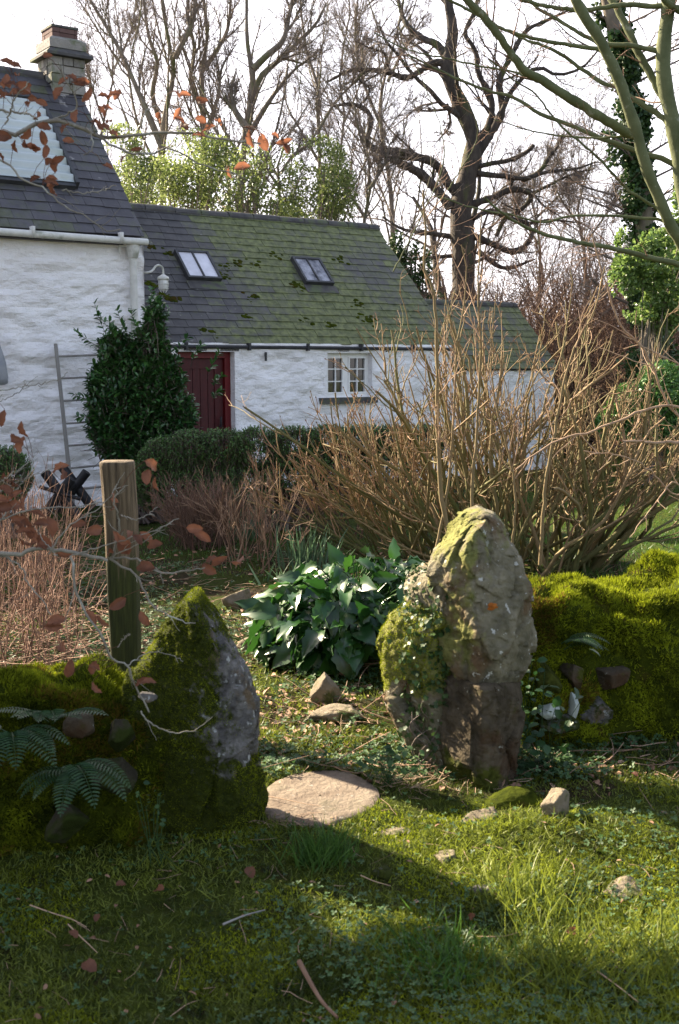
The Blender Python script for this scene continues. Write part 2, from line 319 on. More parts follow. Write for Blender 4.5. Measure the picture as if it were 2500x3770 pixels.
M = dict(
 white=mat('whitewash', (.88, .87, .87), (.79, .78, .79), 2.2, .9, .9, 18, c3=(.60, .62, .56), s3=2.6, t3=(.64, .85), bdist=.03, aniso=(.6, 1, 1.5)),
 slate=mat('slate', (.030, .029, .031), (.125, .12, .12), 5, .62, .3, 30, tint=.6, speck=((.22, .22, .20), 13, .68), moss=((.045, .055, .018), (.17, .19, .07)), spec=.4, mw=(.30, .78)),
 slate2=mat('slate_blue', (.032, .030, .036), (.12, .115, .125), 5, .5, .3, 30, tint=.65, speck=((.27, .26, .25), 5, .68), moss=((.045, .05, .028), (.09, .10, .055)), spec=.4, mw=(.30, .70)),
 ridge=mat('ridge_tile', (.05, .048, .052), (.10, .095, .09), 7, .8, .4, 40, c3=(.10, .12, .06), s3=5, t3=(.5, .65)),
 mossb=leafmat('moss_brown', (.06, .035, .008), (.26, .18, .03), .8, .1, .3),
 deadstem=mat('dead_stem', (.085, .042, .030), (.33, .205, .145), 14, .85, 0, 60, tint=.8),
 lead=mat('lead', (.03, .032, .036), (.06, .062, .066), 10, .5, .2, 40),
 gutter=mat('gutter_paint', (.50, .50, .47), (.66, .66, .62), 9, .5, .1, 40, c3=(.30, .31, .26), s3=6, t3=(.55, .7)),
 iron=mat('iron', (.02, .02, .022), (.045, .045, .05), 12, .5, .2, 60),
 reddoor=mat('shaded_red_paint', (.045, .006, .008), (.075, .009, .011), 5, .5, .3, 50, aniso=(4, 4, 1)),  # deeper than the frame's red: recess shade put into the door colour
 red=mat('red_paint', (.10, .007, .009), (.15, .012, .014), 5, .45, .15, 50, aniso=(4, 4, 1)),
 chim=mat('chimney_stone', (.15, .14, .13), (.34, .32, .29), 5, .9, .7, 18, c3=(.13, .15, .08), s3=4, t3=(.55, .7), tint=.5, bdist=.03),
 brick=mat('brick', (.09, .05, .045), (.17, .105, .095), 6, .9, .5, 30, tint=.6),
 whitepaint=mat('white_paint', (.72, .72, .70), (.8, .8, .79), 9, .4, .05, 40),
 plastic=mat('corrugated_sheet', (.36, .41, .41), (.50, .55, .54), 1.5, .35, .05, 20, c3=(.30, .36, .28), s3=2.0, t3=(.55, .8), spec=.6),
 wood=mat('grey_wood', (.16, .15, .14), (.28, .27, .25), 6, .85, .4, 30, aniso=(1, 1, .15)),
 postw=mat('post_timber', (.022, .015, .009), (.24, .18, .115), 14, .85, 1, 40, aniso=(3, 3, .16), moss=((.014, .018, .005), (.050, .058, .014)), tint=0),
 black=mat('black_metal', (.012, .012, .014), (.03, .03, .032), 12, .55, .1, 60),
 glassjar=mat('lamp_glass', (.55, .57, .56), (.7, .7, .7), 6, .12, 0, 30, spec=.8),
 grey=mat('grey_paint', (.25, .27, .30), (.34, .36, .38), 9, .5, .1, 40),
 bark=mat('oak_bark', (.034, .029, .025), (.085, .072, .060), 9, .95, .8, 14, c3=(.075, .085, .03), s3=2.5, t3=(.55, .7), aniso=(1, 1, .4), bdist=.05),
 twig=mat('twig_bark', (.08, .063, .054), (.21, .17, .145), 5, .9, 0, 30, tint=.7),
 bark2=mat('grey_bark', (.10, .083, .064), (.23, .195, .155), 6, .9, .5, 16, c3=(.09, .10, .035), s3=3, t3=(.5, .65), aniso=(1, 1, .5), bdist=.03),
 greenbark=mat('green_bark', (.055, .068, .026), (.14, .155, .075), 7, .85, .5, 30, c3=(.22, .23, .17), s3=14, t3=(.62, .70), bdist=.01, tint=.2),
 shrubbark=mat('shrub_bark', (.085, .10, .030), (.34, .205, .130), 14, .8, .2, 60, tint=.85),
 drystem=mat('dry_stem', (.12, .065, .04), (.40, .28, .19), 14, .85, 0, 60, tint=.8),
 maroon=mat('maroon_twig', (.075, .045, .033), (.23, .145, .10), 14, .85, 0, 60, tint=.8),
 greybeech=mat('beech_bark', (.13, .115, .09), (.31, .29, .24), 14, .75, .3, 60, c3=(.36, .37, .33), s3=22, t3=(.58, .66), tint=.3),
 copper=mat('copper_leaf', (.10, .040, .024), (.31, .13, .072), 30, .55, .3, 90, tint=.6, transl=.5, spec=.4),
 litter=mat('leaf_litter', (.13, .062, .035), (.46, .29, .19), 30, .8, 0, 90, tint=.8),
 bay=leafmat('bay_leaf', (.010, .050, .014), (.075, .19, .04), .34, .7, .15),
 box=leafmat('box_leaf', (.028, .10, .024), (.16, .30, .07), .45, .4, .12),
 holly=leafmat('sunny_leaf', (.05, .085, .022), (.27, .32, .10), .4, .5, .5),
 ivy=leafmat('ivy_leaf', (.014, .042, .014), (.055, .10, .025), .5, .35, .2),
 ivylit=leafmat('ivy_leaf_sunlit', (.06, .13, .028), (.26, .36, .10), .35, .7, .45),  # ivy green raised, so sunlight on the lower mass is in the colour
 arum=leafmat('broad_leaf', (.008, .040, .010), (.045, .13, .018), .30, .6, .25),
 daff=leafmat('daffodil_leaf', (.045, .095, .050), (.12, .19, .105), .45, .4, .3),
 fern=leafmat('fern_leaf', (.010, .036, .012), (.034, .088, .022), .45, .4, .3),
 clover=leafmat('clover_leaf', (.010, .040, .012), (.075, .15, .045), .6, .4, .3),
 grass=leafmat('grass_blade', (.007, .025, .004), (.27, .32, .040), .5, .35, .4),
 lawn=leafmat('lawn_blade', (.022, .07, .012), (.085, .17, .026), .5, .35, .4),
 moss=leafmat('moss_frond', (.014, .026, .003), (.33, .38, .018), .8, .1, .30),
 mossbody=mat('moss_cushion', (.012, .018, .002), (.060, .075, .006), 12, .98, .9, 60, c3=(.05, .03, .008), s3=5, t3=(.55, .68), spec=.05, bdist=.02),
 wallstone=mat('wall_stone', (.020, .018, .012), (.075, .065, .045), 10, .92, 1, 24, c3=(.025, .035, .006), s3=9, t3=(.44, .56), spec=.1, bdist=.02),
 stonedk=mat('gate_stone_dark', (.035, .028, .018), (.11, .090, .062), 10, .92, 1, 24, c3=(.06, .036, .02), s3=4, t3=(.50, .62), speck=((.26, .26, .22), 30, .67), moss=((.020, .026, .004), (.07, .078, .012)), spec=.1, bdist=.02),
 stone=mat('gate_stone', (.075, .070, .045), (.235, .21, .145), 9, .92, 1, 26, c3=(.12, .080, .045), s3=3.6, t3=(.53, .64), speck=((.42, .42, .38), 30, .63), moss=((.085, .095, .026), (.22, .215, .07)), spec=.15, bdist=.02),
 stoneg=mat('gate_stone_grey', (.045, .042, .040), (.20, .19, .18), 22, .92, 1, 40, c3=(.13, .095, .06), s3=7, t3=(.54, .62), speck=((.36, .37, .36), 24, .60), moss=((.014, .020, .003), (.045, .055, .006)), spec=.15, bdist=.02),
 slab=mat('slab_stone', (.13, .10, .078), (.24, .20, .155), 9, .9, .9, 40, c3=(.10, .092, .062), s3=5, t3=(.56, .72), spec=.1, speck=((.30, .27, .23), 26, .66), bdist=.02),
 rock=mat('rock', (.10, .085, .06), (.26, .215, .155), 7, .9, .7, 24, c3=(.06, .07, .022), s3=9, t3=(.50, .62), spec=.15, tint=.35, bdist=.03, speck=((.34, .33, .29), 30, .66)),
 paler=mat('pale_stone', (.22, .26, .23), (.42, .45, .41), 7, .9, .5, 24, c3=(.16, .20, .10), s3=6, t3=(.60, .75), spec=.15),
 soil=mat('soil', (.014, .011, .006), (.045, .036, .018), 6, .98, .9, 30, c3=(.030, .040, .008), s3=1.6, t3=(.46, .56), spec=.05, bdist=.03, moss=((.018, .028, .005), (.060, .075, .012))),
 inside=mat('dark_room', (.012, .010, .010), (.03, .022, .02), 3, .9, 0, 10),
)
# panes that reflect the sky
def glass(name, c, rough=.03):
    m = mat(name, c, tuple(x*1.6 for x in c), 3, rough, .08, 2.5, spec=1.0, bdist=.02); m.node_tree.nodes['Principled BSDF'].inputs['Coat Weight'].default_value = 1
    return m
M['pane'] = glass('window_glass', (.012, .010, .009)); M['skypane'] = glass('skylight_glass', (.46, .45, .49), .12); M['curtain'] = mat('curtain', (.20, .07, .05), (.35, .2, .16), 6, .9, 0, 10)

# ================================================================== TERRAIN
def gh(x, y):
    x = np.asarray(x, float); y = np.asarray(y, float)
    z = .035*fbm(np.stack([x*1.1, y*1.1, 0*x], -1), 3, 3)+.012*vn(np.stack([x*5, y*5, 0*x], -1), 5)
    z = z-.16*sst(y, 9.5, 12.5)*(1-sst(y, 22, 30))
    z = z+.07*np.exp(-(((x-.95)/.5)**2+((y-3.75)/.3)**2))          # small mossy hump on the right of the slab
    z = z+.9*sst(y+.25*x, 32, 60)+4*sst(y, 60, 240)
    return z
mb = MB()
ys = np.concatenate([np.linspace(-6, 2, 12)[:-1], np.linspace(2, 7, 150)[:-1], np.linspace(7, 16, 100)[:-1], np.linspace(16, 60, 50)[:-1], 60*(1.12**np.arange(30))])
tx = np.linspace(-1, 1, 190); xs = np.sign(tx)*(3*np.abs(tx)*1.3+np.abs(tx)**5*60+np.maximum(np.abs(tx)-.85, 0)**2*40000)
X, Y = np.meshgrid(xs, ys); Z = gh(X, Y)
far = sst(Y, 20, 24)
lawn = np.clip(sst(X, 2.3, 3.0)*sst(Y, 6.2, 6.8)+sst(Y, 5.8, 8.5)*.25+sst(Y, 14, 18)*.3, 0, 1)
grassy = np.clip((1-sst(Y, 4.0, 4.5))*.62+lawn*.6+sst(Y, 9, 11)*.3, 0, 1)*(1-far)
mb.grid(np.stack([X, Y, Z], -1), a=grassy)
tag(mb.build('ground', M['soil'], smooth=True), kind='structure')

# ================================================================== COTTAGE  (local frame: x along the wall, y into the house, z up)
CX, CY = -1.43, 15.4; CD = np.array([.8150, .5795]); CRZ = math.atan2(CD[1], CD[0]); CZ = -.16
_c, _s = math.cos(CRZ), math.sin(CRZ)
def to_loc(P):
    d = np.asarray(P, float)-[CX, CY, 0]; return np.stack([d[..., 0]*_c+d[..., 1]*_s, -d[..., 0]*_s+d[..., 1]*_c, d[..., 2]], -1)
def cw(x, y, z): return np.array([CX+x*_c-y*_s, CY+x*_s+y*_c, z])
def on_y(u, v, yl=0.0):
    """local x, z where the ray of a photo point meets the upright plane y = yl"""
    d = to_loc(np.array([0, 0, CAMZ])+ray(u, v)*1.0)-to_loc(np.array([0, 0, CAMZ])); o = to_loc(np.array([0, 0, CAMZ])); t = (yl-o[1])/d[1]
    return (o+d*t)[[0, 2]]
def on_roof(u, v, ze, k, yo=0.0):
    """local point where the ray meets the roof plane z = ze + k*(y-yo)"""
    o = to_loc(np.array([0, 0, CAMZ])); d = to_loc(np.array([0, 0, CAMZ])+ray(u, v))-o
    t = (ze+k*(o[1]-yo)-o[2])/(d[2]-k*d[1]); return o+d*t

def lumpy_wall(mb, x0, x1, z0, z1, y, holes=(), step=.034, amp=.040, seed=0, top=None):
    xs = list(np.arange(x0, x1, step))+[x1]; zs = list(np.arange(z0, z1, step))+[z1]
    for h in holes: xs += [h[0], h[1]]; zs += [h[2], h[3]]
    xs = np.unique(np.round(xs, 4)); zs = np.unique(np.round(zs, 4))
    X, Z = np.meshgrid(xs, zs); p = np.stack([X*3.6+.6*Z, 0*X, Z*7.5-.4*X], -1)
    d = fbm(p, 4, seed)*amp*1.3+amp*.5*np.abs(vn(p*1.3, seed+9)); m = np.ones_like(X)
    for h in holes:
        dx = np.maximum(np.maximum(h[0]-X, X-h[1]), 0); dz = np.maximum(np.maximum(h[2]-Z, Z-h[3]), 0); m = np.minimum(m, np.clip(np.hypot(dx, dz)/.08, 0, 1))
    P = np.stack([X, y-d*m, Z], -1); n, k = X.shape
    i, j = np.meshgrid(np.arange(n-1), np.arange(k-1), indexing='ij'); cx = (X[:-1, :-1]+X[1:, 1:])/2; cz = (Z[:-1, :-1]+Z[1:, 1:])/2; keep = np.ones(cx.shape, bool)
    for h in holes: keep &= ~((cx > h[0]) & (cx < h[1]) & (cz > h[2]) & (cz < h[3]))
    i = i[keep]; j = j[keep]; mb.add(P.reshape(-1, 3), np.stack([i*k+j, i*k+j+1, (i+1)*k+j+1, (i+1)*k+j], -1))

def slates(mb, x0, x1, ze, k, L, y0, rng, w=.235, gauge=.148, right=lambda s: 0.0, left=lambda s: 0.0, mossf=None, lift=.0):
    """rows of overlapping slates on a slope; L = slope length, k = rise per run"""
    a = math.atan(k); cy, sz = math.cos(a), math.sin(a); rows = int(L/gauge)+1
    for r in range(rows):
        s0 = r*gauge; s1 = min(s0+gauge*1.75, L+.02); x = x0+left(s0)+(-rng.uniform(0, w) if r % 2 else 0)
        xe = x1+right(s0)
        while x < xe:
            ww = w*rng.uniform(.82, 1.18); xa = max(x, x0+left(s0)); xb = min(x+ww-.004, xe+rng.uniform(-.006, .012)); x += ww
            if xb-xa < .04: continue
            j = rng.uniform(-.006, .006); t = .009; lo = .016+rng.uniform(0, .006)+lift; hi = .004+lift; sk = rng.uniform(-.003, .003)
            v = []
            for (ss, mm) in ((s0+j, lo), (s1, hi)):
                for q in (xa, xb):
                    for tt in (0, t):
                        sss = ss+(sk if q == xb else 0)
                        v.append([q, y0+sss*cy-(mm+tt)*sz, ze+sss*sz+(mm+tt)*cy])
            tint = rng.uniform(0, 1)
            if mossf is not None: tint = np.clip(mossf((xa+xb)/2, s0)+rng.normal(0, .09), 0, 1)
            mb.add(v, [[1, 3, 7, 5], [0, 2, 3, 1], [2, 6, 7, 3], [0, 1, 5, 4], [0, 4, 6, 2]], a=tint)

rs = np.random.RandomState(5)
# --- low cottage: key points from the photo
xr_end, zt = on_y(1385, 833, 2.0)                      # right end of the ridge
K1 = 1.0; ZE1 = on_y(900, 1268, -.10)[1]; ZR1 = on_y(1250, 822, 2.0)[1]; L1 = (ZR1-ZE1)/math.sin(math.atan(K1)); YE1 = 2.0-(ZR1-ZE1)/K1
XE1 = xr_end
low = empty('low_cottage', (CX, CY, 0), CRZ, 'low white cottage with red door, mossy slate roof and two skylights', 'cottage')
def pt(mb, name, mat_, parent=low, smooth=False): return mb.build(name, mat_, parent, smooth, inv=False)
XM = on_y(513, 1000, 0.0)[0]                           # corner of the tall cottage
dx0, dztop = on_y(652, 1294); dx1, _ = on_y(862, 1294)
wx0, wz1 = on_y(1203, 1300); wx1, wz0 = on_y(1372, 1460)
mb = MB()
lumpy_wall(mb, XM-.3, XE1-.05, CZ-.3, ZE1+.02, 0, holes=[(dx0, dx1, CZ-.3, dztop), (wx0, wx1, wz0, wz1)], seed=3)
for (a, b, c, d) in ((dx0, dx1, CZ-.3, dztop), (wx0, wx1, wz0, wz1)):
    mb.box(a-.06, a, .0, .30, c, d); mb.box(b, b+.06, .0, .30, c, d); mb.box(a-.06, b+.06, .0, .30, d, d+.05)
    if d == wz1: mb.box(a-.06, b+.06, .0, .30, c-.05, c)
xe = XE1-.05
mb.add([[xe, 0, CZ-.3], [xe, 4, CZ-.3], [xe, 4, ZE1], [xe, 2, ZR1-.05], [xe, 0, ZE1]], [[0, 1, 2, 4]], [[4, 2, 3]])
mb.box(XM-.3, xe, 3.95, 4.0, CZ-.3, ZE1)
pt(mb, 'wall', M['white'])
def mossf1(x, s):
    q = (x-XM)/(XE1-XM)
    n = fbm(np.array([x*.9, s*1.1, 3.1]), 3, 7)
    return .13+.50*sst(q, .10, .60)+.22*(1-s/L1)+.55*n-.10*(1 if q < .3 else 0)
mb = MB(); slates(mb, XM-.1, XE1, ZE1, K1, L1, YE1, rs, mossf=mossf1)
mb.add([[XM-.3, YE1, ZE1-.01], [XE1-.03, YE1, ZE1-.01], [XE1-.03, 2.0, ZR1-.01], [XM-.3, 2.0, ZR1-.01], [XM-.3, 4.0+abs(YE1), ZE1-.01], [XE1-.03, 4.0+abs(YE1), ZE1-.01]], [[0, 1, 2, 3], [3, 2, 5, 4]], a=.1)
mb.box(XM-.3, XE1-.04, YE1+.01, .0, ZE1-.09, ZE1-.02, a=.1)
roof = pt(mb, 'roof', M['slate'])
mb = MB(); x = XM-.3
while x < XE1:
    w = rs.uniform(.40, .50); e = min(x+w-.012, XE1+.01); th = np.linspace(-.62*math.pi, .62*math.pi, 9)
    j = rs.uniform(-.008, .008)
    for rr in (.085,):
        P = np.array([[[xx, 2.0+rr*math.sin(t)*1.25, ZR1-.05+j+rr*math.cos(t)] for t in th] for xx in (x, e)]); mb.grid(P, a=rs.uniform(0, 1))
    x += w
pt(mb, 'ridge_tiles', M['ridge'], roof)
# moss cushions on the slates
mb = MB(); mbm = MB()
spots = [(u, v) for u, v in ((825, 985), (800, 1010), (815, 1020), (870, 975), (940, 978), (598, 1090), (620, 1095), (640, 1110), (560, 1050), (545, 1058), (1095, 1060), (1085, 1050), (1010, 945), (930, 1100), (1310, 1120), (1160, 990), (1255, 960), (700, 945), (610, 935), (545, 912), (1350, 1180), (1330, 1170), (1365, 1190), (1120, 1185), (1210, 1200), (760, 1225), (900, 1170))]
for (u, v) in spots:
    c = on_roof(u, v, ZE1, K1, YE1)
    for k in range(9):
        o = c+np.array([rs.normal(0, .06), 0, 0])+np.array([0, .7, .7])*rs.normal(0, .045); r = rs.uniform(.012, .034)
        th, ph = np.meshgrid(np.linspace(0, 2*math.pi, 10), np.linspace(0, math.pi/2, 5))
        P = np.stack([np.cos(th)*np.sin(ph)*r*1.4, np.sin(th)*np.sin(ph)*r, np.cos(ph)*r*.7], -1); P *= (1+.25*vn(P*40+k, 3))[..., None]; P[..., 2] *= .6
        R = Matrix.Rotation(math.atan(K1), 3, 'X'); P = P@np.array(R).T+o+np.array([0, -.7, .7])*.022; mb.grid(P, a=rs.uniform(0, 1))
pt(mb, 'moss_patches', M['mossbody'], roof, True)
# skylights
def skylight(c, idx):
    A, B, C_, D_ = [on_roof(u, v, ZE1, K1, YE1) for (u, v) in c]
    x0 = (A[0]+D_[0])/2; x1 = (B[0]+C_[0])/2; yb = (C_[1]+D_[1])/2; yt = (A[1]+B[1])/2
    a = math.atan(K1); s0 = (yb-YE1)/math.cos(a); s1 = (yt-YE1)/math.cos(a)
    e = (Matrix.Translation((0, YE1, ZE1)) @ Matrix.Rotation(a, 4, 'X'))
    f = MB(); t = .035; h = .095
    for (p, q, r, s) in ((x0-t, x0, s0-t, s1+t), (x1, x1+t, s0-t, s1+t), (x0, x1, s0-t, s0), (x0, x1, s1, s1+t), ((x0+x1)/2-.012, (x0+x1)/2+.012, s0, s1)):
        f.box(p, q, r, s, .0, h if p != (x0+x1)/2-.012 else h-.004, M=e)
    fr = pt(f, 'skylight', M['lead'], roof)
    g = MB(); g.box(x0, x1, s0, s1, .05, h-.02, M=e); pt(g, 'pane', M['skypane'] if idx == 0 else M['skypane2'], fr)
    if True:
        l = MB(); l.box(x0-.06, x1+.07, s0-.20, s0-t-.002, .03, .036, M=e); pt(l, 'flashing', M['ridge'], fr)
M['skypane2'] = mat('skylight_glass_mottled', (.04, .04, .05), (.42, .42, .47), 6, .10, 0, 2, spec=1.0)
cv = lambda L: [(x/1.2544, 800+y/1.2544) for x, y in L]
skylight(cv([(808, 180), (940, 185), (1003, 297), (868, 292)]), 0)
skylight(cv([(1345, 210), (1452, 213), (1525, 315), (1412, 313)]), 1)
# thin iron gutter with brackets
mb = MB(); tubes(mb, [[[XM+.2, YE1-.05, ZE1-.03], [XE1-.05, YE1-.05, ZE1-.045]]], [[.025, .025]], 8, cap=True)
for x in np.arange(XM+.6, XE1, .95): mb.box(x, x+.03, YE1-.09, YE1+.0, ZE1-.08, ZE1+.02)
mb.box(on_y(968, 1275)[0], on_y(968, 1275)[0]+.02, -.06, -.03, ZE1-.22, ZE1-.1)
pt(mb, 'gutter', M['iron'], roof)
# door
fr = MB(); t = .085
fr.box(dx0, dx0+t, .12, .22, CZ-.1, dztop-.002); fr.box(dx1-t, dx1, .12, .22, CZ-.1, dztop-.002); fr.box(dx0+t, dx1-t, .12, .22, dztop-t, dztop-.002)
d = MB(); a, b = dx0+t, dx1-t; nb = 6
for k in range(nb): d.box(a+(b-a)*k/nb+.004, a+(b-a)*(k+1)/nb-.004, .19, .225, CZ-.05, dztop-t)
d.box(a, b, .226, .24, CZ-.05, dztop-t)
d.box(b-.13, b-.004, .172, .19, CZ-.05, dztop-t-.004); d.box(a+.004, a+.13, .172, .19, CZ-.05, dztop-t-.004); d.box(a+.13, b-.13, .172, .19, dztop-t-.14, dztop-t-.004)
do = pt(d, 'door', M['reddoor'])
hb = MB(); tubes(hb, [[[b-.07, .17, .75], [b-.07, .13, .75], [b-.07, .12, .78], [b-.07, .12, .88]]], [[.012]*4], 6); pt(hb, 'handle', M['iron'], do)
pt(fr, 'door_frame', M['red'])
# window: two casements of six panes
f = MB(); t = .05; f.box(wx0, wx0+t, .10, .17, wz0, wz1); f.box(wx1-t, wx1, .10, .17, wz0, wz1); f.box(wx0+t, wx1-t, .10, .17, wz1-t, wz1); f.box(wx0+t, wx1-t, .10, .17, wz0, wz0+t)
mx_ = (wx0+wx1)/2+.0; f.box(mx_-.045, mx_+.045, .10, .17, wz0+t, wz1-t)
win = pt(f, 'window', M['whitepaint'])
for (a, b) in ((wx0+t, mx_-.045), (mx_+.045, wx1-t)):
    s = MB(); q = .022; zb, zt_ = wz0+t, wz1-t
    s.box(a, a+q, .085, .12, zb, zt_); s.box(b-q, b, .085, .12, zb, zt_); s.box(a+q, b-q, .085, .12, zb, zb+q); s.box(a+q, b-q, .085, .12, zt_-q, zt_)
    s.box((a+b)/2-.008, (a+b)/2+.008, .088, .116, zb+q, zt_-q)
    for k in (1, 2):
        zz = zb+(zt_-zb)*k/3; s.box(a+q, (a+b)/2-.008, .09, .114, zz-.008, zz+.008); s.box((a+b)/2+.008, b-q, .09, .114, zz-.008, zz+.008)
    pt(s, 'casement', M['whitepaint'], win)
    g = MB(); g.box(a+.005, b-.005, .118, .122, zb, zt_); pt(g, 'pane', M['pane'], win)
s = MB(); sx0, sz1 = on_y(1182, 1489, -.07); s.box(sx0, wx1+.04, -.09, .10, wz0-.085, wz0-.002); pt(s, 'sill', M['ridge'], win)

# --- small outbuilding at the right end
K2 = 1.0; ZE2 = on_y(1845, 1362, -.08)[1]; YR2 = 1.10; ZR2 = on_y(1800, 1116, YR2)[1]; YE2 = YR2-(ZR2-ZE2)/K2; XE2 = on_y(1893, 1120, YR2)[0]
out = empty('outbuilding', tuple(cw(XE1, 0, 0)), CRZ, 'small lean white outbuilding with low green mossy roof at the end of the cottage', 'outbuilding')
def pt2(mb, name, mat_, parent=out, smooth=False):
    for v in mb.V: v[:, 0] -= XE1
    return mb.build(name, mat_, parent, smooth, inv=False)
mb = MB(); lumpy_wall(mb, XE1-.04, XE2-.06, CZ-.4, ZE2+.02, .05, seed=21); x = XE2-.06
mb.add([[x, .05, CZ-.4], [x, 2.2, CZ-.4], [x, 2.2, ZE2], [x, YR2, ZR2-.05], [x, .05, ZE2]], [[0, 1, 2, 4]], [[4, 2, 3]]); pt2(mb, 'wall', M['white'])
L2 = (ZR2-ZE2)*math.sqrt(2)
mb = MB(); slates(mb, XE1-.02, XE2, ZE2, K2, L2, YE2, rs, mossf=lambda x, s: .62+.2*fbm(np.array([x, s, 1.]), 2, 4))
mb.add([[XE1-.03, YE2, ZE2-.01], [XE2-.03, YE2, ZE2-.01], [XE2-.03, YR2, ZR2-.01], [XE1-.03, YR2, ZR2-.01], [XE1-.03, 2.3, ZE2-.01], [XE2-.03, 2.3, ZE2-.01]], [[0, 1, 2, 3], [3, 2, 5, 4]], a=.1)
r2 = pt2(mb, 'roof', M['slate'])
mb = MB(); x = XE1
while x < XE2:
    e = min(x+.43, XE2+.01); th = np.linspace(-.62*math.pi, .62*math.pi, 9); mb.grid(np.array([[[xx, YR2+.1*math.sin(t), ZR2-.05+.08*math.cos(t)] for t in th] for xx in (x, e)]), a=rs.uniform(0, 1)); x += .445
pt2(mb, 'ridge_tiles', M['ridge'], r2)

# --- tall cottage on the left
YM = -.10
K3 = 1.10; ZE3 = on_y(400, 868, YM-.10)[1]; XE3 = on_y(528, 884, YM-.12)[0]
YR3 = 1.85; YE3 = YM-.12; ZR3 = ZE3+K3*(YR3-YE3); L3 = (ZR3-ZE3)/math.sin(math.atan(K3)); X0 = -7.6
tall = empty('tall_cottage', tuple(cw(-3.2, 0, 0)), CRZ, 'taller whitewashed cottage with slate roof, stone chimney and corrugated roof sheets', 'cottage')
def pt3(mb, name, mat_, parent=tall, smooth=False):
    for v in mb.V: v[:, 0] += 3.2
    return mb.build(name, mat_, parent, smooth, inv=False)
XW = XM+.0
mb = MB(); lumpy_wall(mb, X0, XW, CZ-.4, ZE3-.02, YM, seed=11, amp=.046)
n = 60; zz = np.linspace(CZ-.4, ZE3-.02, n)           # rough return of the corner
yy = np.linspace(YM-.02, .4, 8); P = np.array([[[XW+(.02*vn(np.array([z*5, y*4, 2.]), 8) if 0 < iy else 0)-.002, y, z] for iy, y in enumerate(yy)] for z in zz]); mb.grid(P)
mb.add([[XW-.03, .3, CZ-.4], [XW-.03, 3.9, CZ-.4], [XW-.03, 3.9, ZE3], [XW-.03, YR3, ZR3-.06], [XW-.03, YM, ZE3-.03], [XW-.03, .3, ZE3-.03]], [[0, 1, 2, 5]], [[4, 2, 3]])
mb.box(X0, XW-.04, 3.85, 3.9, CZ-.4, ZE3); mb.box(X0, X0+.05, YM+.05, 3.85, CZ-.4, ZE3)
pt3(mb, 'wall', M['white'], smooth=False)
mb = MB(); slates(mb, X0, XE3, ZE3, K3, L3, YE3, rs, w=.27, gauge=.165, mossf=lambda x, s: np.clip(.28+.28*fbm(np.array([x*1.3, s*2, 8.]), 3, 14)+.25*(1-s/1.0)*(s < 1)*(x < -2.4), 0, .62))
yb3 = YR3*2-YE3
mb.add([[X0, YE3, ZE3-.012], [XE3-.03, YE3, ZE3-.012], [XE3-.03, YR3, ZR3-.012], [X0, YR3, ZR3-.012], [X0, yb3, ZE3-.012], [XE3-.03, yb3, ZE3-.012]], [[0, 1, 2, 3], [3, 2, 5, 4]], a=.1)
mb.box(X0, XE3-.04, YE3+.02, YM+.02, ZE3-.10, ZE3-.03, a=.1)
r3 = pt3(mb, 'roof', M['slate2'])
mb = MB(); x = X0
while x < XE3:
    e = min(x+.43, XE3+.01); th = np.linspace(-.62*math.pi, .62*math.pi, 9); mb.grid(np.array([[[xx, YR3+.1*math.sin(t), ZR3-.05+.09*math.cos(t)] for t in th] for xx in (x, e)]), a=rs.uniform(0, 1)); x += .445
pt3(mb, 'ridge_tiles', M['ridge'], r3)
# corrugated sheets
A = on_roof(150, 392, ZE3, K3, YE3); B_ = on_roof(258, 692, ZE3, K3, YE3)
a3 = math.atan(K3); s1 = (A[1]-YE3)/math.cos(a3); s0 = (B_[1]-YE3)/math.cos(a3); xx1 = (A[0]+B_[0])/2
e3 = Matrix.Translation((3.2, YE3, ZE3)) @ Matrix.Rotation(a3, 4, 'X'); E = np.array(e3)
ss = np.linspace(s0, s1, 150); xg = np.linspace(X0+1.2, xx1, 30); SS, XX = np.meshgrid(ss, xg)
Hh = .10+.019*np.cos(SS/.155*2*np.pi)+.004*vn(np.stack([XX*2, SS*2, 0*XX], -1), 2)
P = np.stack([XX, SS, Hh], -1); mb = MB(); mb.grid(P@E[:3, :3].T+E[:3, 3])
mb.grid((P-[0, 0, .008])@E[:3, :3].T+E[:3, 3]); cs = mb.build('corrugated_sheet', M['plastic'], r3, True, inv=False)
mb = MB(); mb.box(xx1+.002, xx1+.045, s0-.03, s1+.02, .02, .125, M=e3); mb.box(X0+1.2, xx1, s0-.06, s0-.003, .02, .085, M=e3); mb.box(X0+1.2, xx1, s1+.003, s1+.05, .02, .12, M=e3)
mb.build('sheet_frame', M['lead'], cs, False, inv=False)
# gutter, hopper, downpipe
mb = MB(); gz = ZE3-.045; gy = YE3-.05; xg1 = on_y(541, 893, gy)[0]
tubes(mb, [[[X0, gy, gz+.03], [xg1, gy, gz-.01]]], [[.042, .042]], 10, cap=True)
for u in (112, 437): x = on_y(u, 880, gy)[0]; mb.box(x, x+.035, gy-.06, gy+.05, gz-.04, gz+.085)
gut = pt3(mb, 'gutter', M['gutter'], r3, True)
mb = MB(); px_, pz1 = on_y(487, 905, YM-.10); _, pz0 = on_y(487, 1800, YM-.10)
tubes(mb, [[[px_, YM-.10, gz-.06], [px_, YM-.10, CZ-.1]]], [[.045, .045]], 12)
tubes(mb, [[[px_, YM-.10, gz-.02], [px_, YM-.10, gz-.10], [px_, YM-.10, gz-.20], [px_, YM-.10, gz-.21]]], [[.085, .085, .062, .05]], 12, cap=True)
tubes(mb, [[[px_, YM-.10, 1.3], [px_, YM-.10, 1.42]]], [[.055, .055]], 12, cap=True)
